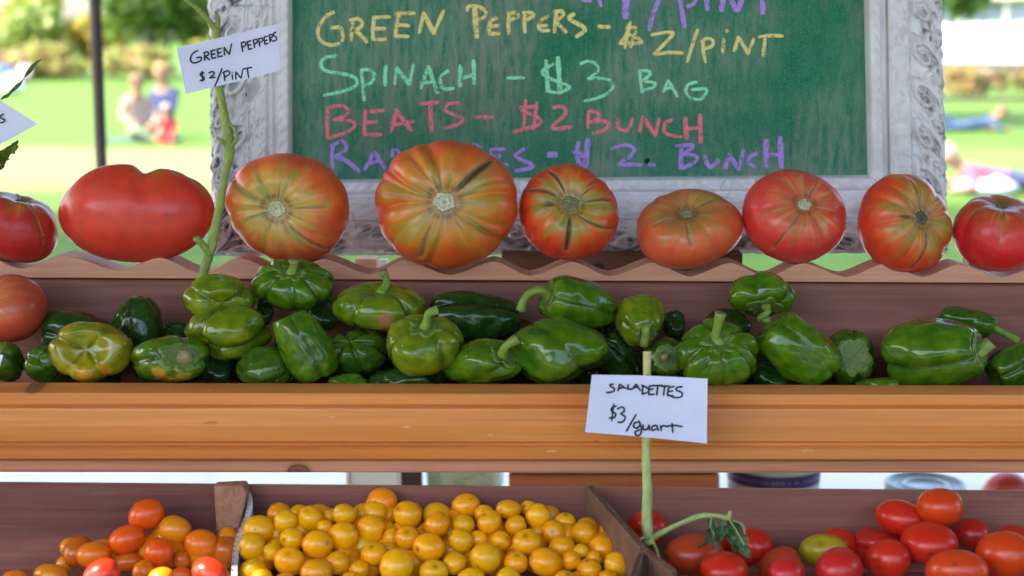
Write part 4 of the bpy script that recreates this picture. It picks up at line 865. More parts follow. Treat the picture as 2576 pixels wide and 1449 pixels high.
def fruit(name, x, y, rx, ry, Y, col, label, cat, group, meshes, rng, d=None):
    k = mpp(x, y, Y); c = at(x, y, Y); me = meshes[rng.randint(len(meshes))]
    o = bpy.data.objects.new(name, me); COL.objects.link(o); o.color = (*col, 1); o.location = c
    if d is None: d = (rng.uniform(-1, 1), rng.uniform(-.3, 1), rng.uniform(-.8, 1.1))
    e1, e2, a = basis(d); r = (rx*ry)**.5*k
    Rm = Matrix([[*(e1[0]*R+e1[1]*U+e1[2]*B)], [*(e2[0]*R+e2[1]*U+e2[2]*B)], [*(a[0]*R+a[1]*U+a[2]*B)]]).transposed()
    # gentle stretch along the picture axes, so each fruit keeps its own outline
    V3 = Matrix([R.tolist(), U.tolist(), B.tolist()]).transposed(); St = V3 @ Matrix.Diagonal((rx*k, ry*k, r)) @ V3.transposed()
    o.matrix_world = Matrix.Translation(c) @ (St @ Rm).to_4x4()
    return tag(o, label, cat, group)
yl = []
def z2(x, y, a, b_): yl.append((570.2+x*.2604, 1073.3+y*.2604, a*.2604, b_*.2604))
def z3(x, y, a, b_): yl.append((1073.3+x*.2604, 1073.3+y*.2604, a*.2604, b_*.2604))
for q in [(1500,735,150,145),(1440,832,145,125),(1400,990,148,142),(1135,850,132,102),(990,865,80,80),(810,890,132,120),(570,915,117,110),(310,1000,162,142),(245,1165,142,142),(255,1395,140,115),(340,1470,112,95),(630,1090,125,112),(605,1300,152,132),(878,1140,165,138),(1128,1060,142,148),(950,975,80,75),(870,1410,160,135),(1075,1315,117,112),(1422,1230,135,112),(1280,1385,115,92),(1642,1352,182,168),(1748,850,142,132),(1745,1070,122,112),(1952,1170,157,145),(2025,850,138,110),(2035,945,132,112),(2002,1405,142,115),(2310,775,152,118),(2262,1102,122,107),(2290,950,122,90),(2200,1322,122,107),(2360,1475,142,110),(440,1210,85,90),(1590,1080,85,110),(1190,1470,90,70),(560,1495,110,80)]: z2(*q)
for q in [(605,920,127,118),(555,850,100,95),(790,800,127,95),(990,790,105,70),(1075,862,132,112),(862,955,117,97),(1335,915,107,80),(1225,1022,127,117),(1522,1030,120,117),(970,1122,152,127),(715,1105,97,100),(1308,1172,132,122),(1692,1182,152,127),(1152,1312,160,137),(865,1312,122,108),(570,1272,162,152),(335,1110,122,112),(270,1312,122,107),(1567,1375,130,97),(1840,1335,137,122),(1762,1462,112,80),(430,1472,150,105),(795,1480,140,92),(1335,1490,130,90),(1392,1290,90,100),(500,1090,95,85),(1440,1460,60,60),(1620,1270,80,80),(1490,1200,80,70)]: z3(*q)
# drop duplicates measured in both close-ups
yy = []
for q in yl:
    if all(math.hypot(q[0]-p[0], q[1]-p[1]) > 17 for p in yy): yy.append(q)
rngy = np.random.RandomState(3)
YC = [(.95, .41, .002), (.96, .45, .003), (.94, .37, .002), (.93, .335, .002), (.93, .43, .003)]
YN = ['golden', 'bright yellow', 'amber', 'deep amber', 'lemon']
ORD = ['first', 'second', 'third', 'fourth', 'fifth', 'sixth', 'seventh', 'eighth', 'ninth', 'tenth', 'eleventh', 'twelfth', 'thirteenth', 'fourteenth', 'fifteenth', 'sixteenth', 'seventeenth', 'eighteenth', 'nineteenth', 'twentieth', 'twenty-first', 'twenty-second', 'twenty-third', 'twenty-fourth', 'twenty-fifth', 'twenty-sixth', 'twenty-seventh', 'twenty-eighth', 'twenty-ninth', 'thirtieth']
yy.sort(key=lambda q: q[1]); ROW = []
for q in yy:
    if not ROW or q[1] > ROW[-1][0][1]+26: ROW.append([q])
    else: ROW[-1].append(q)
RN = ['standing above the crest of the yellow pile']+['in the %s row of the yellow pile' % w for w in ('top', 'second', 'third', 'fourth', 'fifth', 'sixth', 'seventh', 'lowest')]
def ysurf(x, y, r):
    front = 1.104-(y-1255)*.00036
    return front
placed = []
for ri, row in enumerate(ROW):
    row.sort(key=lambda q: q[0])
    for ci, q in enumerate(row):
        ti = rngy.randint(5); col = tuple(c*rngy.uniform(.9, 1.08) for c in YC[ti])
        size = 'large' if q[2]*q[3] > 1250 else ('small' if q[2]*q[3] < 800 else 'medium')
        r = (q[2]*q[3])**.5; Y = ysurf(*q[:3])-(r-32)*.00022
        # the partly hidden ones sit further back
        placed.append([q, r, Y, ti, col, size, ri, ci])
hid = {(990,865),(950,975),(440,1210),(1590,1080),(2290,950)}
# separate overlapping neighbours in depth: the smaller visible one steps back until the two only touch
for it in range(30):
    for i in range(len(placed)):
        for j in range(i):
            a, b_ = placed[i], placed[j]; A = at(a[0][0], a[0][1], a[2]); Bb = at(b_[0][0], b_[0][1], b_[2])
            ra, rb = a[1]*mpp(*a[0][:2], a[2]), b_[1]*mpp(*b_[0][:2], b_[2]); dist = np.linalg.norm(A-Bb)
            if dist < (ra+rb)*.97:
                d_ = ((ra+rb)*.97-dist)*.35
                if a[2] <= b_[2]: a[2] -= d_*.35; b_[2] += d_
                else: b_[2] -= d_*.35; a[2] += d_
for a in placed:
    q, r, Y, ti, col, size, ri, ci = a
    Y = min(max(Y, .97), 1.121-.0115)
    lab = f"{size} {YN[ti]} cherry tomato, {ORD[ci]} from left {RN[min(ri, len(RN)-1)]}"
    a[2] = Y
    fruit('cherry_tomato', q[0], q[1], q[2], q[3], Y, col, lab, 'cherry tomato', 'yellow cherry tomatoes in the middle bin', CM[:3], rngy)
DISC = []                                            # (x, y, rx, ry, Y) of every fruit placed so far
def fillers(name, x0, x1, yf, cols, names, r, word, where, group, meshes, cat, seed, Yf, lim, step=1.5, ymax=1480):
    """the layer beneath: only the fruits of which something shows between the upper ones"""
    rng = np.random.RandomState(seed); cand = []; yv = 1262
    while yv < ymax:
        x = x0+rng.uniform(0, r)
        while x < x1:
            y_ = yv+rng.uniform(-7, 7)
            if y_ > yf(x):
                Y = Yf(x, y_)+.019*r/42; k = rng.uniform(.85, 1.08)
                if Y < lim and at(x, y_, Y)[2] > 1.08: cand.append((x, y_, r*k, r*k*.95, Y))
            x += r*step*rng.uniform(.9, 1.2)
        yv += r*1.1
    keep = []; cand.sort(key=lambda q: q[4])
    for q in cand:
        tot = vis = 0
        for s in range(60):
            rr = math.sqrt((s+.5)/60)*.98; w = s*2.399; px, py = q[0]+q[2]*rr*math.cos(w), q[1]+q[3]*rr*math.sin(w)
            if py > 1449: continue
            tot += 1
            vis += not any(((px-p[0])/p[2])**2+((py-p[1])/p[3])**2 < 1 for p in DISC+keep)
        if tot and vis/tot > .04 and vis/tot < .75: keep.append(q)
    band = lambda y: 'upper' if y < 1335 else ('middle' if y < 1395 else 'lower')
    cnt = {}
    for q in sorted(keep, key=lambda q: q[0]):
        ti = rng.randint(len(cols)); b_ = band(q[1]); cnt[b_] = cnt.get(b_, 0)+1
        lab = f"buried {names[ti]} {word}, {ORD[cnt[b_]-1]} such from left in {b_} part of {where}"
        fruit(name, *q, tuple(v*rng.uniform(.8, 1.) for v in cols[ti]), lab, cat, group, meshes, rng)
crest = lambda x: 1275+max(0, (x-1150)/430)**2*75+max(0, (800-x)/200)**2*45
DISC += [(*a[0], a[2]) for a in placed]
fillers('cherry_tomato', 632, 1570, crest, YC, YN, 35, 'cherry tomato', 'yellow pile', 'buried yellow cherry tomatoes', CM[:3], 'cherry tomato', 11, lambda x, y: ysurf(x, y, 0), 1.108)
# orange ones, left bin
zA = lambda x, y, a, b_: (x*.2604, 1073.3+y*.2604, a*.2604, b_*.2604)
OC = {'r': (.82, .10, .003), 'o': (.86, .19, .003), 'a': (.82, .27, .004), 'y': (.80, .27, .004), 'k': (.60, .13, .005), 's': (.75, .035, .01)}
OR = [((1415,850,172,142), 'r', 1.092, 'orange red oval tomato standing highest in the left bin, against the back board'), ((1690,1000,152,137), 'a', 1.088, 'amber tomato touching the highest one on its right'), ((1945,1140,167,152), 'o', 1.080, 'round brownish orange tomato left of the wood block'), ((1230,1090,187,137), 'r', 1.078, 'wide dark orange oval tomato below the highest one'), ((1535,1215,157,137), 'r', 1.066, 'bright red orange tomato in the middle of the left bin'), ((910,1240,172,132), 'o', 1.070, 'orange oval tomato left of the wide dark orange one'), ((725,1180,142,105), 'a', 1.088, 'olive orange tomato half hidden at the upper left of the heap'), ((1760,1280,92,95), 'k', 1.072, 'small dark tomato in the gap right of the bright red orange one'), ((2200,1080,105,118), 'a', 1.092, 'amber tomato squeezed against the grey divider edge, upper one'), ((2190,1290,90,75), 'k', 1.08, 'small red brown tomato squeezed against the grey divider, lower one'),
 ((1240,1300,175,95), 'k', 1.075, 'brownish orange tomato under the wide dark orange one'), ((640,1320,95,80), 'a', 1.090, 'small olive orange tomato at the left slope of the heap'), ((490,1435,175,112), 'y', 1.06, 'yellow orange tomato at the lower left'), ((140,1465,132,80), 'o', 1.05, 'orange tomato at the bottom left corner'), ((980,1440,208,130), 's', 1.015, 'glossy sunlit orange red tomato at the bottom, left one of the bright ones'), ((1395,1400,132,105), 'o', 1.055, 'orange tomato just above the sunlit yellowish one'), ((1560,1455,142,95), 'y', 1.005, 'glossy sunlit yellow orange tomato at the bottom, middle one of the bright ones'), ((1745,1435,102,75), 'r', 1.05, 'small red tomato between the sunlit ones'), ((2035,1425,192,130), 's', .998, 'glossy sunlit pure red tomato at the bottom by the grey divider')]
rngo = np.random.RandomState(5)
for q, c, Y, lab in OR: fruit('cherry_tomato', *zA(*q), Y, OC[c], lab, 'cherry tomato', 'orange tomatoes in the left bin', [CM[1], CM[0], CM[2]], rngo, (rngo.uniform(.5, 1), rngo.uniform(-.4, .4), rngo.uniform(-.3, .3)))
ocr = lambda x: 1345+max(0, (330-x)/330)**1.5*95 if x < 400 else 1345
DISC = [(*zA(*q), Y) for q, c, Y, lab in OR]
fillers('cherry_tomato', 60, 590, ocr, [OC['o'], OC['a'], OC['k']], ['orange', 'amber', 'brownish'], 38, 'tomato', 'orange heap', 'buried orange tomatoes', CM, 'cherry tomato', 12, lambda x, y: 1.088-(y-1310)*.0003, 1.104)
# red ones, right bin
z5 = lambda x, y, a, b_: (1905+x*.2604, 1073.3+y*.2604, a*.2604, b_*.2604)
z4 = lambda x, y, a, b_: (1542.8+x*.2604, 1073.3+y*.2604, a*.2604, b_*.2604)
RC = {'r': (.62, .022, .008), 'd': (.48, .014, .010), 'o': (.64, .050, .006), 'b': (.48, .050, .012), 'g': (.40, .30, .012), 'p': (.60, .018, .018)}
RD = [(z5(1762,782,252,192), 'o', 1.078, 'red tomato on the very top of the right heap, rising over the bin board'), (z5(1380,880,228,172), 'r', 1.088, 'red tomato just left of the topmost one'), (z5(1662,1122,270,202), 'r', 1.055, 'red tomato directly below the topmost one'), (z5(2050,1030,202,150), 'd', 1.092, 'dark red tomato half hidden to the right of the topmost one'), (z5(2385,1240,290,225), 'o', 1.03, 'big orange red tomato cut by the right edge of the photo'), (z5(1265,1285,225,200), 'r', 1.045, 'round red tomato left of the one below the topmost'), (z5(1150,1125,205,125), 'd', 1.083, 'dark red tomato peeping out behind the round one'), (z5(1925,1395,302,200), 'o', 1.01, 'big red tomato at the bottom right of the heap'), (z5(792,1375,262,205), 'p', 1.022, 'big red tomato in front of the green-yellow one'), (z5(285,1410,212,155), 'p', 1.015, 'red tomato at the bottom under the gap left of the heap'), (z4(1600,1340,255,120), 'b', 1.055, 'brownish red tomato lying behind the low front ones'),
 (z4(1370,1140,172,150), 'r', 1.085, 'red tomato right behind the wilted leaves'), (z4(782,1232,292,202), 'b', 1.055, 'dark brownish red tomato left below the wilted leaves'), (z4(1070,1385,252,172), 'r', 1.02, 'red tomato at the bottom below the wilted leaves'), (z4(325,985,205,185), 'r', 1.088, 'red tomato behind the foot of the card stalk'), (z4(1650,1215,80,62), 'd', 1.095, 'small dark red bit deep beside the back board'), (z4(1130,1140,110,85), 'd', 1.095, 'dark red tomato behind the wilted leaves'), (z5(920,1160,80,75), 'd', 1.098, 'small dark tomato just right of the green-yellow one')]
rngr = np.random.RandomState(6)
for q, c, Y, lab in RD: fruit('red_tomato', *q, Y, RC[c], lab, 'tomato', 'red tomatoes in the right bin', RM, rngr, (rngr.uniform(-1, 1), rngr.uniform(-.2, .4), rngr.uniform(-.9, -.2)))
gt = fruit('unripe_tomato', *z5(640,1200,242,148), 1.075, RC['g'], 'green and yellow unripe tomato among the red ones in the right bin', 'tomato', None, [RM[0]], rngr, (-.25, .5, .8))
rcr = lambda x: (1400 if x > 1950 else 1372) if x < 2080 else 1360
DISC = [(*q, Y) for q, c, Y, lab in RD]+[(*z5(640,1200,242,148), 1.075)]
fillers('red_tomato', 1700, 2700, rcr, [RC['d'], RC['r']], ['dark red', 'red'], 52, 'tomato', 'red heap', 'buried red tomatoes', RM, 'tomato', 13, lambda x, y: 1.078-(y-1330)*.00028, 1.10)
# ================================================================== dividers
def plate(name, quad, th, mat, parent, nrm=None, n=14, bow=0., rough=0.):
    a, b_, c, d = [np.array(q, float) for q in quad]; nn = np.cross(b_-a, d-a); nn /= np.linalg.norm(nn)
    V = []; Fc = []
    for s in (0, 1):
        for i in range(n+1):
            for j in range(n+1):
                u, w = i/n, j/n; p = a*(1-u)*(1-w)+b_*u*(1-w)+c*u*w+d*(1-u)*w
                V.append(p+nn*(s*th+bow*math.sin(u*math.pi)+rough*mn.noise(Vector((u*6, w*6, s*.1)))))
    m = (n+1)**2
    for s in (0, 1):
        for i in range(n):
            for j in range(n):
                f = (i*(n+1)+j, (i+1)*(n+1)+j, (i+1)*(n+1)+j+1, i*(n+1)+j+1); f = tuple(q+s*m for q in f); Fc.append(f if s else f[::-1])
    per = [(i, 0) for i in range(n)]+[(n, j) for j in range(n)]+[(i, n) for i in range(n, 0, -1)]+[(0, j) for j in range(n, 0, -1)]
    idx = [i*(n+1)+j for i, j in per]
    for k in range(len(idx)): p, q = idx[k], idx[(k+1) % len(idx)]; Fc.append((p, q, q+m, p+m))
    return mob(name, V, Fc, mat, parent, smooth=False)
# right divider of corrugated cardboard
DV = empty('cardboard_divider', tuple(at(1640, 1449, 1.02)), 'brown corrugated cardboard divider between the yellow and the red tomatoes', 'divider')
A0 = at(1474, 1221, 1.118); A1 = at(1612, 1378, 1.012); dn = np.array([0, 0, -.085]); th = np.array([.0045, .001, 0])
def corrug(P0, P1, rows, parent, down=.085, off=.0022, wave=.0011):
    """two or more liners with a wavy flute between them, seen from the cut top edge"""
    P0, P1 = np.array(P0), np.array(P1); L = np.linalg.norm(P1-P0); t = (P1-P0)/L; h = np.array([t[1], -t[0], 0]); h /= np.linalg.norm(h)
    if h[0] < 0: h = -h
    dz = np.array([0, 0, -down])
    for r in range(rows+1):
        a = P0+h*off*r; b_ = P1+h*off*r
        n = 30; V = []; Fc = []
        for i in range(n+1):
            p = a+(b_-a)*i/n; jz = np.array([0, 0, .0006*mn.noise(Vector((i*.9, r*3., 0)))+.0004*random.random()])
            V += [p-h*.00028+jz, p+h*.00028+jz, p+h*.00028+dz, p-h*.00028+dz]
        for i in range(n):
            for k in range(4): Fc.append((4*i+k, 4*i+4+k, 4*i+4+(k+1) % 4, 4*i+(k+1) % 4))
        Fc += [(3, 2, 1, 0), (4*n, 4*n+1, 4*n+2, 4*n+3)]
        mob('liner', V, Fc, M['board_brown'], parent, smooth=False)
    for r in range(rows):
        V = []; Fc = []; n = int(L/.0006)
        for i in range(n+1):
            p = P0+t*L*i/n+h*(off*(r+.5)+wave*.72*math.sin(i*.6*2*math.pi/3.6)); V += [p-[0, 0, .0006], p+dz]
        for i in range(n): Fc.append((2*i, 2*i+2, 2*i+3, 2*i+1))
        mob('flute', V, Fc, M['board_edge'], parent, smooth=True)
corrug(A0, A1, 2, DV)
A2 = at(1690, 1438, .985); corrug(A1+[.001, -.001, -.0005], A2, 2, DV, off=.0020)
A3 = at(1585, 1452, .972); corrug(A1+[-.0015, -.003, -.002], A3, 2, DV, off=.0018)
# left divider: grey cut edge of a cardboard sheet bending towards the viewer
DL = empty('grey_divider', tuple(at(590, 1449, 1.05)), 'cardboard divider seen edge on, grey white cut edge, left of the yellow tomatoes', 'divider')
Pl = catmull([at(620, 1229, 1.119), at(629, 1262, 1.110), at(622, 1300, 1.098), at(601, 1350, 1.075), at(592, 1400, 1.05), at(588, 1470, 1.01)], 8)
V = []; Fc = []; w_ = .0021
for p in Pl:
    V += [p+[-w_, 0, 0], p+[w_, -.0005, .0002], p+[w_, 0, -.08], p+[-w_, 0, -.08]]
for i in range(len(Pl)-1):
    for k in range(4): Fc.append((4*i+k, 4*i+4+k, 4*i+4+(k+1) % 4, 4*i+(k+1) % 4))
Fc += [(3, 2, 1, 0)]; n4 = 4*(len(Pl)-1); Fc.append((n4, n4+1, n4+2, n4+3))
mob('sheet', V, Fc, M['grey_card'], DL, smooth=False)
Vf = []; Ff = []
for i in range(2, len(Pl)-1, 2):                    # flat dark patches painting the shade of flute holes along the cut edge
    p = np.array(Pl[i])+[-w_*.5, -.0006, .0006]; q = np.array(Pl[i+1]); q = q+[-w_*.5, -.0006, .0006]; q = p+(q-p)*.55
    b0 = len(Vf); Vf += [p+[-.00045, 0, 0], p+[.00045, 0, .0001], q+[.00045, 0, .0001], q+[-.00045, 0, 0]]; Ff.append((b0, b0+1, b0+2, b0+3))
mob('flute_hole_shade', Vf, fixnorm(Vf, Ff), M['flute'], DL, smooth=False)
# wood block in the corner
a = [at(537, 1222, 1.108), at(613, 1222, 1.104), at(622, 1245, 1.103), at(596, 1352, 1.098), at(545, 1352, 1.101)]; bk = [p*[1, 0, 1]+[0, 1.1195, 0] for p in a]
V = a+bk; Fc = [(4, 3, 2, 1, 0), (5, 6, 7, 8, 9)]+[(i, (i+1) % 5, 5+(i+1) % 5, 5+i) for i in range(5)]
b = NB('rough_sawn_block'); v = b.coord((1, 1, 1)); f = b.noise(v, 120, 6, .75, 1.2); b.base(b.ramp(f, [(.3, (.26, .11, .06)), (.7, (.50, .27, .18))]), .85, .2); b.bump(f, .9, .003)
wb = mob('wood_block', V, Fc, b.m, None, smooth=False); bevel(wb, .0015); tag(wb, 'rough reddish brown wood block in the corner of the left bin by the divider', 'wood block')
# ================================================================== vine stalks with price cards
VC = np.array([.22, .29, .06])
def vine(name, pts, rad, parent, col=VC, seg=12, knob=.05):
    P = [at(x, y, Y) for (x, y, Y) in pts]; k = mpp(pts[0][0], pts[0][1], pts[0][2])
    v, f = tube(P, [r*k for r in rad], seg, 7, knob)
    cs = np.array([np.array(col)*random.uniform(.85, 1.12) for _ in v]); return mob(name, v, f, M['vine'], parent, cols=cs)
def card(quad, Y, parent, name='card', bow=.0035):
    A, B_, C_, D_ = [np.array(q, float) for q in quad]; n = 16; V = []; Fc = []
    fn = lambda u, w: A*(1-u)*(1-w)+B_*u*(1-w)+C_*u*w+D_*(1-u)*w
    for s in (0, 1):
        for i in range(n+1):
            for j in range(n+1):
                u, w = i/n, j/n; x, y = fn(u, w); V.append(at(x, y, Y)+[0, bow*math.sin(u*math.pi)*(1-.5*w)+s*.0004, 0])
    m = (n+1)**2
    for s in (0, 1):
        for i in range(n):
            for j in range(n):
                f = tuple(q+s*m for q in (i*(n+1)+j, (i+1)*(n+1)+j, (i+1)*(n+1)+j+1, i*(n+1)+j+1)); Fc.append(f if s else f[::-1])
    per = [(i, 0) for i in range(n)]+[(n, j) for j in range(n)]+[(i, n) for i in range(n, 0, -1)]+[(0, j) for j in range(n, 0, -1)]
    idx = [i*(n+1)+j for i, j in per]
    for k in range(len(idx)): p, q = idx[k], idx[(k+1) % len(idx)]; Fc.append((p, q, q+m, p+m))
    o = mob(name, V, fixn(V, Fc, m, n), M['card'], parent, smooth=False)
    wdt = np.linalg.norm(B_-A)
    def fc(x, y, l):
        u = np.clip(((np.array([x, y])-A)@(B_-A))/wdt**2, 0, 1); w = np.clip((y-min(A[1], B_[1]))/(max(C_[1], D_[1])-min(A[1], B_[1])+1e-6), 0, 1)
        return at(x, y, Y)+[0, bow*math.sin(u*math.pi)*(1-.5*w)-.00035-l*.5, 0]
    return o, fc
def fixn(V, Fc, m, n): return Fc
# card 1
V1 = empty('vine_stalk_sign', tuple(at(512, 705, 1.205)), 'green vine stalk holding the white GREEN PEPPERS $2/PINT card in front of the frame', 'price sign')
vine('stalk', [(508, 712, 1.218), (517, 668, 1.214), (535, 610, 1.212), (552, 520, 1.212), (566, 440, 1.212), (577, 375, 1.212), (566, 300, 1.212), (553, 230, 1.2125), (544, 160, 1.2135), (546, 100, 1.213), (541, 60, 1.213)], [11, 12, 12, 10.5, 10, 13, 11, 10, 10, 11.5, 9], V1)
vine('side_shoot', [(527, 640, 1.212), (512, 618, 1.208), (492, 598, 1.204)], [11, 9, 9.5], V1)
vine('side_shoot', [(544, 78, 1.213), (522, 48, 1.21), (495, 20, 1.208), (470, 0, 1.206), (440, -30, 1.204)], [10, 7, 6, 6, 6], V1)
vine('side_shoot', [(545, 70, 1.213), (549, 48, 1.211), (541, 28, 1.21)], [8, 6, 3], V1)
vine('side_shoot', [(575, 372, 1.212), (562, 360, 1.209), (545, 345, 1.207)], [7, 5, 3.5], V1)
vine('side_shoot', [(577, 372, 1.212), (594, 352, 1.207), (590, 325, 1.205), (578, 310, 1.206)], [6, 4.5, 4, 3], V1)
vine('side_shoot', [(549, 240, 1.2125), (558, 262, 1.209), (566, 285, 1.209)], [6, 4.5, 3.5], V1)
V1c, f1 = card([(444, 120), (698, 60), (707, 177), (467, 237)], 1.205, V1)
W1 = [[(1468,375),(1428,400),(1415,445),(1440,468),(1488,450),(1492,425),(1458,430)],[(1515,390),(1520,450)],[(1510,392),(1540,385),(1547,405),(1520,418)],[(1520,418),(1556,445)],[(1565,378),(1572,435)],[(1560,380),(1597,370)],[(1568,405),(1594,400)],[(1572,435),(1604,428)],
 [(1610,365),(1618,425)],[(1608,367),(1642,358)],[(1612,395),(1640,388)],[(1618,425),(1650,415)],[(1665,410),(1660,350)],[(1660,350),(1700,405)],[(1700,405),(1717,325)],[(1790,320),(1800,385)],[(1786,320),(1815,312),(1822,335),(1795,352)],[(1835,310),(1843,368)],[(1832,310),(1862,303)],[(1838,338),(1862,332)],[(1843,368),(1872,360)],
 [(1880,300),(1890,355)],[(1876,300),(1902,293),(1910,312),(1884,330)],[(1920,290),(1928,345)],[(1916,290),(1942,283),(1950,302),(1924,320)],[(1960,275),(1967,330)],[(1958,276),(1987,268)],[(1962,303),(1984,298)],[(1967,330),(1992,322)],[(2000,262),(2007,315)],[(1997,262),(2018,256),(2024,272),(2004,286)],[(2004,286),(2030,308)],[(2052,238),(2032,250),(2038,266),(2054,280),(2050,300),(2028,306)],
 [(1515,540),(1490,545),(1490,562),(1515,575),(1510,595),(1485,598)],[(1498,530),(1505,606)],[(1550,542),(1578,532),(1587,550),(1555,580)],[(1555,580),(1597,575)],[(1646,508),(1620,580),(1593,645)],[(1660,540),(1668,600)],[(1654,540),(1690,526),(1702,550),(1668,572)],[(1722,555),(1725,592)],[(1720,538)],[(1750,590),(1748,535)],[(1748,535),(1790,582)],[(1790,582),(1800,518)],[(1800,515),(1870,500)],[(1835,512),(1845,577)]]
writing('lettering', W1, lambda x, y: (x*.33855, y*.33855), 3.6, f1, M['ink'], V1, .1)
# card 2
V2 = empty('vine_stalk_sign', tuple(at(1632, 1360, 1.06)), 'straight pale green stalk with the white SALADETTES $3/quart card in front of the trough', 'price sign')
vine('stalk', [(1636, 1372, 1.055), (1628, 1330, 1.062), (1628, 1230, 1.072), (1625, 1140, 1.082), (1626, 1000, 1.088), (1628, 940, 1.092)], [13, 14, 12.5, 11, 10.5, 10], V2, (.36, .42, .15))
vine('stalk_tip', [(1627.5, 950, 1.0915), (1628, 915, 1.0925), (1627.5, 884, 1.093)], [9.5, 10, 10.5], V2, (.52, .47, .18))
vine('side_shoot', [(1632, 1358, 1.06), (1665, 1340, 1.055), (1710, 1318, 1.05), (1760, 1299, 1.045), (1800, 1297, 1.042), (1832, 1304, 1.04)], [10, 7.5, 6.5, 7.5, 6, 7], V2, (.27, .36, .12))
vine('side_shoot', [(1834, 1308, 1.04), (1836, 1294, 1.04), (1837, 1286, 1.04)], [6, 5, 5], V2, (.36, .36, .14))
vine('tendril', [(1640, 1358, 1.058), (1622, 1352, 1.05), (1602, 1366, 1.045), (1594, 1400, 1.04), (1592, 1460, 1.03)], [3.5, 3.5, 4, 5, 6], V2, (.30, .38, .16))
vine('tendril', [(1640, 1362, 1.058), (1650, 1378, 1.05), (1660, 1410, 1.04)], [4, 4, 3.5], V2, (.45, .42, .10))
V2c, f2 = card([(1489, 943), (1780, 953), (1778, 1116), (1472, 1087)], 1.078, V2)
z6 = lambda x, y: (1475.8+.2604*x, 657.4+.2604*y)
W2 = [[(260,1190),(228,1195),(235,1215),(268,1232),(258,1260),(190,1272)],[(305,1257),(320,1190)],[(320,1190),(382,1237)],[(310,1232),(352,1226)],[(405,1195),(400,1238),(437,1240)],[(440,1247),(480,1195)],[(480,1195),(522,1257)],[(455,1227),(500,1225)],[(545,1205),(540,1290)],[(533,1203),(590,1232),(602,1265),(540,1292)],
 [(608,1213),(602,1292)],[(608,1215),(662,1205)],[(605,1247),(647,1240)],[(600,1296),(657,1290)],[(652,1210),(732,1205)],[(690,1210),(680,1302)],[(722,1215),(802,1210)],[(757,1215),(745,1302)],[(852,1215),(800,1228),(790,1260),(837,1258)],[(792,1260),(785,1300),(842,1306)],[(926,1215),(878,1225),(868,1250),(920,1272),(918,1310),(855,1322),(780,1292)]]
writing('lettering', W2, z6, 4.2, f2, M['ink'], V2, .1)
W3 = [[(1551,1022),(1539,1027),(1539,1035),(1549,1042),(1545,1051),(1532,1052)],[(1544,1017),(1539,1059)],[(1553,1030),(1566,1025),(1571,1035),(1561,1042)],[(1561,1042),(1573,1050),(1567,1062),(1554,1063)],[(1601,1044),(1588,1065),(1576,1086)],[(1607,1062),(1597,1066),(1594,1074),(1603,1078),(1611,1070)],[(1608,1060),(1614,1080),(1611,1094),(1602,1096),(1598,1088),(1610,1082)],
 [(1618,1070),(1620,1082),(1629,1080),(1633,1070)],[(1633,1071),(1635,1084)],[(1651,1071),(1641,1075),(1642,1084),(1652,1080)],[(1652,1071),(1657,1085)],[(1662,1072),(1664,1085)],[(1663,1077),(1670,1072),(1680,1075)],[(1691,1066),(1693,1089)],[(1680,1073),(1698,1071),(1717,1074)]]
writing('lettering', W3, lambda x, y: (x, y), 4.2, f2, M['ink'], V2, .1)
# wilted leaves on the side shoot
def leafstrip(pts, wid, parent, name, col, seed, n=16):
    rng = np.random.RandomState(seed); P = catmull([at(x, y, Y) for (x, y, Y) in pts], 6); m = len(P); V = []; Fc = []; C = []
    k = mpp(*pts[0])
    for i, p in enumerate(P):
        t = i/(m-1); w = wid*k*(math.sin(min(1, t*1.05)*math.pi)**.6+.05)*(1+.35*rng.uniform(-1, 1)*(i % 2)); tw = 1.6*mn.noise(Vector((i*.35, seed, 0)))+seed
        side = np.array([math.cos(tw), math.sin(tw)*.8, .15*math.sin(i)])
        for s in (-1, -.5, 0, .5, 1): V.append(p+side*w*s+np.array([0, -abs(s)*w*.5, .25*w*math.sin(s*5+i*1.3)*rng.uniform(.3, 1)])); C.append(np.array(col)*rng.uniform(.5, 1.3))
    for i in range(m-1):
        for q in range(4): Fc.append((5*i+q, 5*i+q+1, 5*i+6+q, 5*i+5+q))
    return mob(name, V, Fc, M['leafn'], parent, cols=np.array(C))
b = NB('wilted_leaf'); a_ = b.new('ShaderNodeAttribute', attribute_name='Col'); f = b.noise(b.coord(), 300, 4); b.base(b.mix(1., a_.outputs['Color'], b.ramp(f, [(.3, .6), (.7, 1.4)]), 'MULTIPLY'), .6, .3); b.bump(f, .5, .001); M['leafn'] = b.m
LG = (.075, .145, .055)
for i, (pts, w) in enumerate([([(1780, 1302, 1.043), (1783, 1330, 1.036), (1775, 1365, 1.03), (1748, 1380, 1.028)], 14), ([(1790, 1300, 1.043), (1796, 1335, 1.036), (1800, 1365, 1.032), (1812, 1390, 1.03)], 9), ([(1800, 1300, 1.042), (1815, 1318, 1.038), (1812, 1345, 1.034), (1806, 1372, 1.032)], 6), ([(1832, 1306, 1.04), (1836, 1340, 1.03), (1850, 1370, 1.025), (1848, 1392, 1.024)], 15), ([(1838, 1306, 1.04), (1862, 1325, 1.032), (1872, 1350, 1.028), (1868, 1375, 1.026)], 11), ([(1838, 1310, 1.04), (1855, 1345, 1.028), (1872, 1385, 1.02), (1886, 1404, 1.018)], 12), ([(1834, 1310, 1.04), (1826, 1335, 1.03), (1836, 1362, 1.026)], 10)]):
    leafstrip(pts, w*1.5, V2, 'wilted_leaf', LG, 20+i)
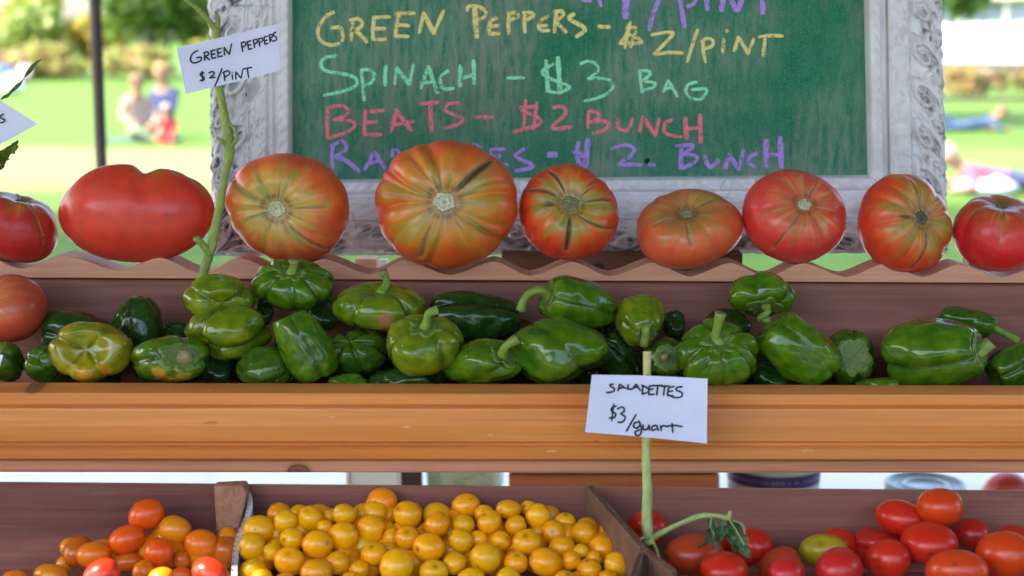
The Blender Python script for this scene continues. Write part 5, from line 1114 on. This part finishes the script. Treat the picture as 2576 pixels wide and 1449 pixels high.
for i, pts in enumerate([[(1790, 1300, 1.042), (1788, 1325, 1.034), (1797, 1345, 1.03)], [(1836, 1308, 1.038), (1856, 1340, 1.022), (1872, 1372, 1.015), (1884, 1400, 1.013)], [(1845, 1310, 1.036), (1868, 1320, 1.026), (1874, 1345, 1.022)]]): vine('leaf_rib', pts, [2.5, 2, 1.6], V2, (.28, .34, .14), 6, 0)
# card 3, cut by the left edge
V3 = empty('vine_stalk_sign', tuple(at(-70, 640, 1.20)), 'white card on a leafy vine stalk, cut off by the left edge of the photo', 'price sign')
vine('stalk', [(-60, 690, 1.22), (-48, 560, 1.214), (-40, 430, 1.212), (-46, 300, 1.212), (-40, 220, 1.213)], [11, 11, 10, 10, 9], V3)
V3c, f3 = card([(-190, 330), (0, 252), (95, 312), (-80, 405)], 1.205, V3)
V3c, f3 = V3c, f3
writing('lettering', [[(10,287),(1,291),(3,298),(12,301),(8,307),(-2,309)],[(-22,300),(-20,322)],[(-22,300),(-8,296),(-10,306),(-21,311)],[(-42,310),(-40,332)],[(-42,311),(-30,307)],[(-41,321),(-31,318)],[(-40,332),(-28,329)]], lambda x, y: (x, y), 3.2, f3, M['ink'], V3, .1)
leafstrip([(-6, 256, 1.203), (22, 238, 1.20), (55, 205, 1.198), (92, 158, 1.196), (112, 146, 1.196)], 8, V3, 'leaf', (.085, .14, .02), 31)
leafstrip([(-30, 430, 1.203), (5, 400, 1.20), (28, 375, 1.198), (46, 352, 1.197)], 20, V3, 'leaf', (.085, .15, .02), 32)
leafstrip([(-20, 440, 1.202), (0, 425, 1.20), (14, 405, 1.20), (30, 398, 1.20)], 15, V3, 'leaf', (.10, .17, .02), 33)
# little card corner at the lower left of the trough
cc = empty('small_card', tuple(at(-40, 925, 1.135)), 'corner of a small white card at the left edge above the orange board', 'card'); card([(-90, 900), (8, 893), (-2, 926), (-90, 950)], 1.124, cc, 'paper')
# ================================================================== things on the cloth behind the stand
def boxthing(name, x0p, x1p, ytop, Y, dep, mat, label, cat, zb=.8045, parts=None):
    a = at(x0p, ytop, Y); c = at(x1p, ytop, Y); o = empty(name, ((a[0]+c[0])/2, Y+dep/2, zb), label, cat)
    v, f = box(a[0], c[0], Y, Y+dep, zb, a[2]); bevel(mob('body', v, f, mat, o, smooth=False), .002, 2); return o, a, c
WH2 = plain('white_plastic', (.80, .79, .76), .5, .05, 6)
o, a, c = boxthing('white_box', 868, 1004, 1150, 1.90, .16, WH2, 'white box standing on the cloth, seen in the slot left of the dark post', 'box')
v, f = box(a[0]+.002, a[0]+.006, 1.897, 1.8995, .81, a[2]-.01); mob('edge_tape', v, f, plain('cream_tape', (.62, .60, .50), .6), o, smooth=False)
v, f = box(a[0]-.0, c[0]+.0, 1.893, 1.9005, a[2]-.012, a[2]+.004); mob('lid', v, f, WH2, o, smooth=False)
PD = plain('dark_brown_post', (.055, .035, .03), .6)
a = at(1008, 1200, 1.72); c = at(1060, 1200, 1.72); o = empty('dark_post', ((a[0]+c[0])/2, 1.73, .8045), 'short dark brown post on the cloth between the white box and the green bag', 'post')
v, f = box(a[0], c[0], 1.72, 1.745, .8045, 1.06); bevel(mob('shaft', v, f, PD, o, smooth=False), .0015); v, f = box(a[0]-.02, c[0]+.02, 1.70, 1.765, .8035, .815); mob('foot', v, f, PD, o, smooth=False)
b = NB('printed_green_bag'); v = b.coord((1, 1, 1)); f = b.noise(b.coord((1.5, 1, 3)), 22, 5, .6, 1.4); b.base(b.ramp(f, [(.35, (.20, .38, .26)), (.5, (.45, .55, .40)), (.62, (.55, .60, .46)), (.8, (.12, .18, .09))]), .5, .4); b.bump(f, .4, .01)
x0, x1 = at(1064, 1200, 1.95)[0], at(1268, 1200, 1.95)[0]; V = []; n = 26; o = empty('green_bag', ((x0+x1)/2, 2., .8045), 'crumpled pale green printed bag seen in the slot left of the brown crate', 'bag')
T_, P_, Ff = sphere_grid(16, 26)
V = [((x0+x1)/2+(x1-x0)/2*np.sign(math.cos(p))*abs(math.cos(p))**.4*math.sin(t)**.3, 2.02+.07*math.sin(p)*math.sin(t)**.5, .91+.105*math.cos(t)+.006*math.sin(9*p+t*4)) for t, p in zip(T_, P_)]
mob('bag_body', V, Ff, b.m, o)
xm = (x0+x1)/2; v, f = box(xm-.028, xm+.028, 2.012, 2.028, .985, 1.045); mob('bag_neck', v, f, b.m, o, smooth=False)
WC = wood('reddish_crate_wood', (.34, .095, .030), (.46, .14, .045), (.56, .20, .075), .6)
a = at(1280, 1180, 1.66); c = at(1811, 1180, 1.66); CRT = empty('wooden_crate', ((a[0]+c[0])/2, 1.76, .8045), 'reddish brown wooden crate standing on the cloth behind the bins', 'crate')
for k in range(3):
    v, f = box(a[0], c[0], 1.66, 1.672, .8045+.085*k+.003, .8045+.085*(k+1)); bevel(mob('board', v, f, WC, CRT, smooth=False), .001)
for xx in (a[0], c[0]-.012):
    v, f = box(xx+.0003, xx+.0117, 1.6725, 1.86, .8050, 1.059); mob('end_panel', v, f, plain('pale_end_grain', (.42, .26, .16), .8), CRT, smooth=False)
v, f = box(a[0], c[0], 1.8605, 1.872, .8045, 1.06); mob('board', v, f, WC, CRT, smooth=False)
# tub with a purple band
ctr = at(1967, 1205, 1.80); r = 123*mpp(1967, 1205, 1.80); TUB = empty('yogurt_tub', (ctr[0], 1.80+r, .8045), 'round grey white plastic tub with a purple band printed near its rim', 'tub')
def lathe(cx, cy, prof, seg=48):
    V = []; Fc = []; m = len(prof)
    for k in range(seg):
        w = 2*math.pi*k/seg
        for (r_, z_) in prof: V.append((cx+r_*math.cos(w), cy+r_*math.sin(w), z_))
    for k in range(seg):
        for i in range(m-1): Fc.append((k*m+i, ((k+1) % seg)*m+i, ((k+1) % seg)*m+i+1, k*m+i+1))
    return V, Fc
zb = at(1967, 1222, 1.80)[2]; TG = plain('grey_white_plastic', (.44, .43, .40), .4, .05)
v, f = lathe(ctr[0], 1.80+r, [(0, .8047), (r*.86, .8047), (r*.97, zb-.006)]); mob('tub_body', v, f, TG, TUB)
v, f = lathe(ctr[0], 1.80+r, [(r*.972, zb-.006), (r*.985, zb+.010)]); mob('purple_band', v, f, plain('purple_print', (.045, .018, .11), .4, .2), TUB)
v, f = lathe(ctr[0], 1.80+r, [(r*.983, zb+.0101), (r*1.0, zb+.05), (r*1.03, zb+.05), (r*1.03, zb+.056), (r*.97, zb+.056), (r*.95, zb+.0), (0, zb-.02)]); mob('rim', v, f, TG, TUB)
# row of small pale print marks on the band
Vp = []; Fp = []; rp = random.Random(4)
for k in range(46):
    w = -math.pi/2+(k-23)*.05
    if rp.random() < .2: continue
    q = [(w+.004, .0005), (w+.004+.02*rp.uniform(.5, 1), .0005), (w+.004+.02*rp.uniform(.5, 1), .0035+.0012*rp.random()), (w+.004, .0035)]
    b0 = len(Vp)
    for (ww, hz) in q: Vp.append((ctr[0]+(r*.983)*math.cos(ww), 1.80+r+(r*.983)*math.sin(ww), zb+hz))
    Fp.append((b0, b0+1, b0+2, b0+3))
mob('print_marks', Vp, Fp, plain('pale_print', (.35, .28, .45), .5), TUB, smooth=False)
# container with a translucent lid
ctr = at(2328, 1214, 1.80); r = 100*mpp(2328, 1214, 1.80); LID = empty('lidded_container', (ctr[0], 1.80, .8045), 'short translucent container with a ringed bluish white lid, right of the purple-banded tub', 'container')
LM_ = plain('bluish_lid_plastic', (.44, .50, .56), .3, .06, 12); zt = ctr[2]
v, f = lathe(ctr[0], 1.80, [(0, .8047), (r*.9, .8047), (r*.95, zt-.01), (r*.95, zt-.006)]); mob('cup_body', v, f, LM_, LID)
v, f = lathe(ctr[0], 1.80, [(r*.953, zt-.012), (r, zt-.011), (r, zt), (r*.93, zt+.001), (r*.88, zt-.004), (r*.62, zt-.004), (r*.58, zt-.001), (r*.50, zt-.001), (r*.46, zt-.004), (0, zt-.003)]); mob('lid', v, f, LM_, LID)
# ================================================================== people on the lawn
def mkmat(n, c): return plain(n, c, .8, .12, 3)
SKN = mkmat('skin_tone', (.30, .16, .11))
def person(x, y, face, pose, top, bottom, hair, label, s=1., lean=0.):
    """one skinned body; face = heading in degrees, 0 faces the camera"""
    J = {}; E = []
    if pose == 'sit':
        J = dict(pelvis=((0, 0, .12), .14), waist=((0, .06+lean*.1, .33), .125), chest=((0, .05+lean*.25, .54), .15), neck=((0, .02+lean*.3, .69), .055), head0=((0, .0+lean*.3, .76), .075), head=((0, -.02+lean*.3, .86), .105), headt=((0, -.02+lean*.3, .93), .07),
                 hipL=((.10, -.04, .12), .09), kneeL=((.17, -.42, .34), .068), ankL=((.12, -.62, .07), .042), toeL=((.13, -.76, .035), .032),
                 hipR=((-.10, -.04, .12), .09), kneeR=((-.22, -.40, .22), .068), ankR=((-.02, -.56, .06), .042), toeR=((.06, -.66, .035), .032),
                 shL=((.17, .05+lean*.25, .60), .06), elL=((.24, -.06, .38), .042), wrL=((.20, -.28, .30), .03), haL=((.19, -.36, .30), .036),
                 shR=((-.17, .05+lean*.25, .60), .06), elR=((-.25, .02, .36), .042), wrR=((-.16, -.22, .28), .03), haR=((-.14, -.30, .28), .036))
    else:
        J = dict(pelvis=((0, 0, .13), .13), waist=((.22, 0, .15), .12), chest=((.42, 0, .19), .145), neck=((.56, 0, .27), .055), head0=((.62, 0, .32), .075), head=((.69, 0, .37), .105), headt=((.75, 0, .41), .07),
                 hipL=((-.06, .09, .12), .09), kneeL=((-.42, .12, .28), .068), ankL=((-.75, .12, .07), .042), toeL=((-.80, .12, .14), .032),
                 hipR=((-.06, -.09, .12), .09), kneeR=((-.48, -.12, .09), .068), ankR=((-.88, -.14, .06), .042), toeR=((-.93, -.14, .14), .032),
                 shL=((.46, .16, .20), .06), elL=((.42, .30, .08), .042), wrL=((.60, .32, .05), .03), haL=((.68, .31, .05), .036),
                 shR=((.46, -.16, .20), .06), elR=((.52, -.30, .08), .042), wrR=((.70, -.26, .06), .03), haR=((.78, -.24, .06), .036))
    ED = [('pelvis', 'waist'), ('waist', 'chest'), ('chest', 'neck'), ('neck', 'head0'), ('head0', 'head'), ('head', 'headt')]
    for q in 'LR': ED += [('pelvis', 'hip'+q), ('hip'+q, 'knee'+q), ('knee'+q, 'ank'+q), ('ank'+q, 'toe'+q), ('chest', 'sh'+q), ('sh'+q, 'el'+q), ('el'+q, 'wr'+q), ('wr'+q, 'ha'+q)]
    names = list(J); me = bpy.data.meshes.new('person'); me.from_pydata([J[n][0] for n in names], [(names.index(a), names.index(b_)) for a, b_ in ED], [])
    o = bpy.data.objects.new('person', me); COL.objects.link(o)
    m = o.modifiers.new('s', 'SKIN'); me.skin_vertices.new() if not me.skin_vertices else None
    for i, n in enumerate(names): me.skin_vertices[0].data[i].radius = (J[n][1], J[n][1])
    me.skin_vertices[0].data[0].use_root = True
    o.modifiers.new('u', 'SUBSURF').levels = 2
    dg = bpy.context.evaluated_depsgraph_get(); dg.update(); nm = bpy.data.meshes.new_from_object(o.evaluated_get(dg))
    bpy.data.objects.remove(o); nm.name = 'person_body'
    mats = [SKN, mkmat('top_cloth', top), mkmat('trouser_cloth', bottom)]
    nm.materials.clear()
    for q in mats: nm.materials.append(q)
    keys = [(np.array(J[n][0]), n) for n in names]; reg = {'pelvis': 2, 'waist': 1, 'chest': 1, 'sh': 1, 'el': 1, 'hip': 2, 'kne': 2}
    for p in nm.polygons:
        c = np.array(p.center); n = min(keys, key=lambda k: np.linalg.norm(k[0]-c))[1]
        p.material_index = 1 if n[:2] in ('sh', 'el') or n in ('waist', 'chest') else (2 if n[:3] in ('pel', 'hip', 'kne', 'ank') else 0); p.use_smooth = True
    root = empty('person', (x, y, 0), label, 'person'); root.rotation_euler = (0, 0, math.radians(face)); root.scale = (s, s, s)
    bo = bpy.data.objects.new('body', nm); COL.objects.link(bo); bo.parent = root
    # hair cap and facial features
    hc = np.array(J['head'][0]); T_, P_, Ff = sphere_grid(14, 20)
    V = [hc+np.array([0, .02, .02])+.118*np.array([math.sin(t)*math.cos(p), math.sin(t)*math.sin(p)*1.05, math.cos(t)]) for t, p in zip(T_, P_)]
    V = [v_ if not (v_[1] < hc[1]-.03 and v_[2] < hc[2]+.05) else hc+(v_-hc)*.72 for v_ in V]
    hm = bpy.data.meshes.new('hair'); hm.from_pydata([tuple(v_) for v_ in V], [], Ff); hm.materials.append(mkmat('hair_strands', hair)); ho = bpy.data.objects.new('hair', hm); COL.objects.link(ho); ho.parent = root
    EY = mkmat('eye_dark', (.02, .02, .02)); parts = []
    for dx, dz, rr in ((-.035, .0, .012), (.035, .0, .012)):
        parts.append(([hc+np.array([dx, -.10, dz])+rr*np.array([math.sin(t)*math.cos(p), math.sin(t)*math.sin(p)*.5, math.cos(t)*.7]) for t, p in zip(*sphere_grid(5, 8)[:2])], sphere_grid(5, 8)[2]))
    v_, f_ = join(parts); em = bpy.data.meshes.new('eyes'); em.from_pydata(v_, [], f_); em.materials.append(EY); eo = bpy.data.objects.new('eyes', em); COL.objects.link(eo); eo.parent = root
    return root
gx = lambda x, y: at(x, y, 10)*0+np.array([(x-1288)/FPX*(CAMZ*FPX/(y-100)), CAMZ*FPX/(y-100), 0])
p = gx(352, 352); person(p[0], p[1], 35, 'sit', (.34, .24, .20), (.20, .25, .15), (.20, .13, .08), 'person in pale peach top sitting on the grass right of the dark pole', .98)
p = gx(415, 340); person(p[0], p[1], -25, 'sit', (.025, .04, .11), (.02, .045, .10), (.30, .17, .08), 'person in dark blue top sitting on the grass beside the peach one', 1.12)
p = gx(432, 358); person(p[0], p[1]-.25, 10, 'sit', (.38, .03, .04), (.30, .04, .04), (.45, .33, .30), 'small child in red sitting in front of the one in blue', .58)
BK = plain('picnic_blanket', (.05, .09, .08), .9, .3, 4); p = gx(385, 350); v, f = box(p[0]-.75, p[0]+.35, p[1]-.4, p[1]+.5, .001, .02); tag(mob('picnic_blanket', v, f, BK, smooth=False), 'dark green blanket under the seated group on the lawn', 'blanket')
p = gx(20, 212); person(p[0], p[1], 20, 'sit', (.16, .25, .55), (.75, .75, .75), (.20, .10, .06), 'person in light blue far off at the left edge of the lawn', 1.05)
p = gx(72, 216); person(p[0], p[1], -20, 'sit', (.45, .42, .46), (.50, .38, .38), (.24, .13, .08), 'person in grey far off, second from the left edge of the lawn', 1.05)
WQ = plain('white_sheet', (.60, .60, .62), .9, .05, 3); p = gx(28, 236)
T_, P_, Ff = sphere_grid(12, 20); V = [(p[0]+.45*math.sin(t)*math.cos(p_), p[1]+.3*math.sin(t)*math.sin(p_), .2+.22*math.cos(t)+.03*math.sin(5*p_)) for t, p_ in zip(T_, P_)]; tag(mob('white_bundle', V, Ff, WQ), 'bright white bundle on the grass at the far left edge', 'bundle')
p = gx(2425, 330); person(p[0], p[1], 5, 'lie', (.04, .07, .14), (.05, .09, .16), (.18, .10, .06), 'person in dark blue lying in the tree shade right of the picture frame', .85)
p = gx(2520, 484); person(p[0]+.15, p[1], 170, 'lie', (.36, .08, .13), (.04, .05, .12), (.40, .25, .18), 'person in pink lying on the sunny grass at the right edge', .95)
T_, P_, Ff = sphere_grid(12, 24); V = [(p[0]-.12+.30*math.sin(t)*math.cos(p_), p[1]+.05+.35*math.sin(t)*math.sin(p_), .07+.10*math.cos(t)*(1+.25*math.sin(4*p_))) for t, p_ in zip(T_, P_)]; tag(mob('white_towel', V, Ff, WQ), 'crumpled white towel beside the pink lying figure, right of the frame', 'towel')
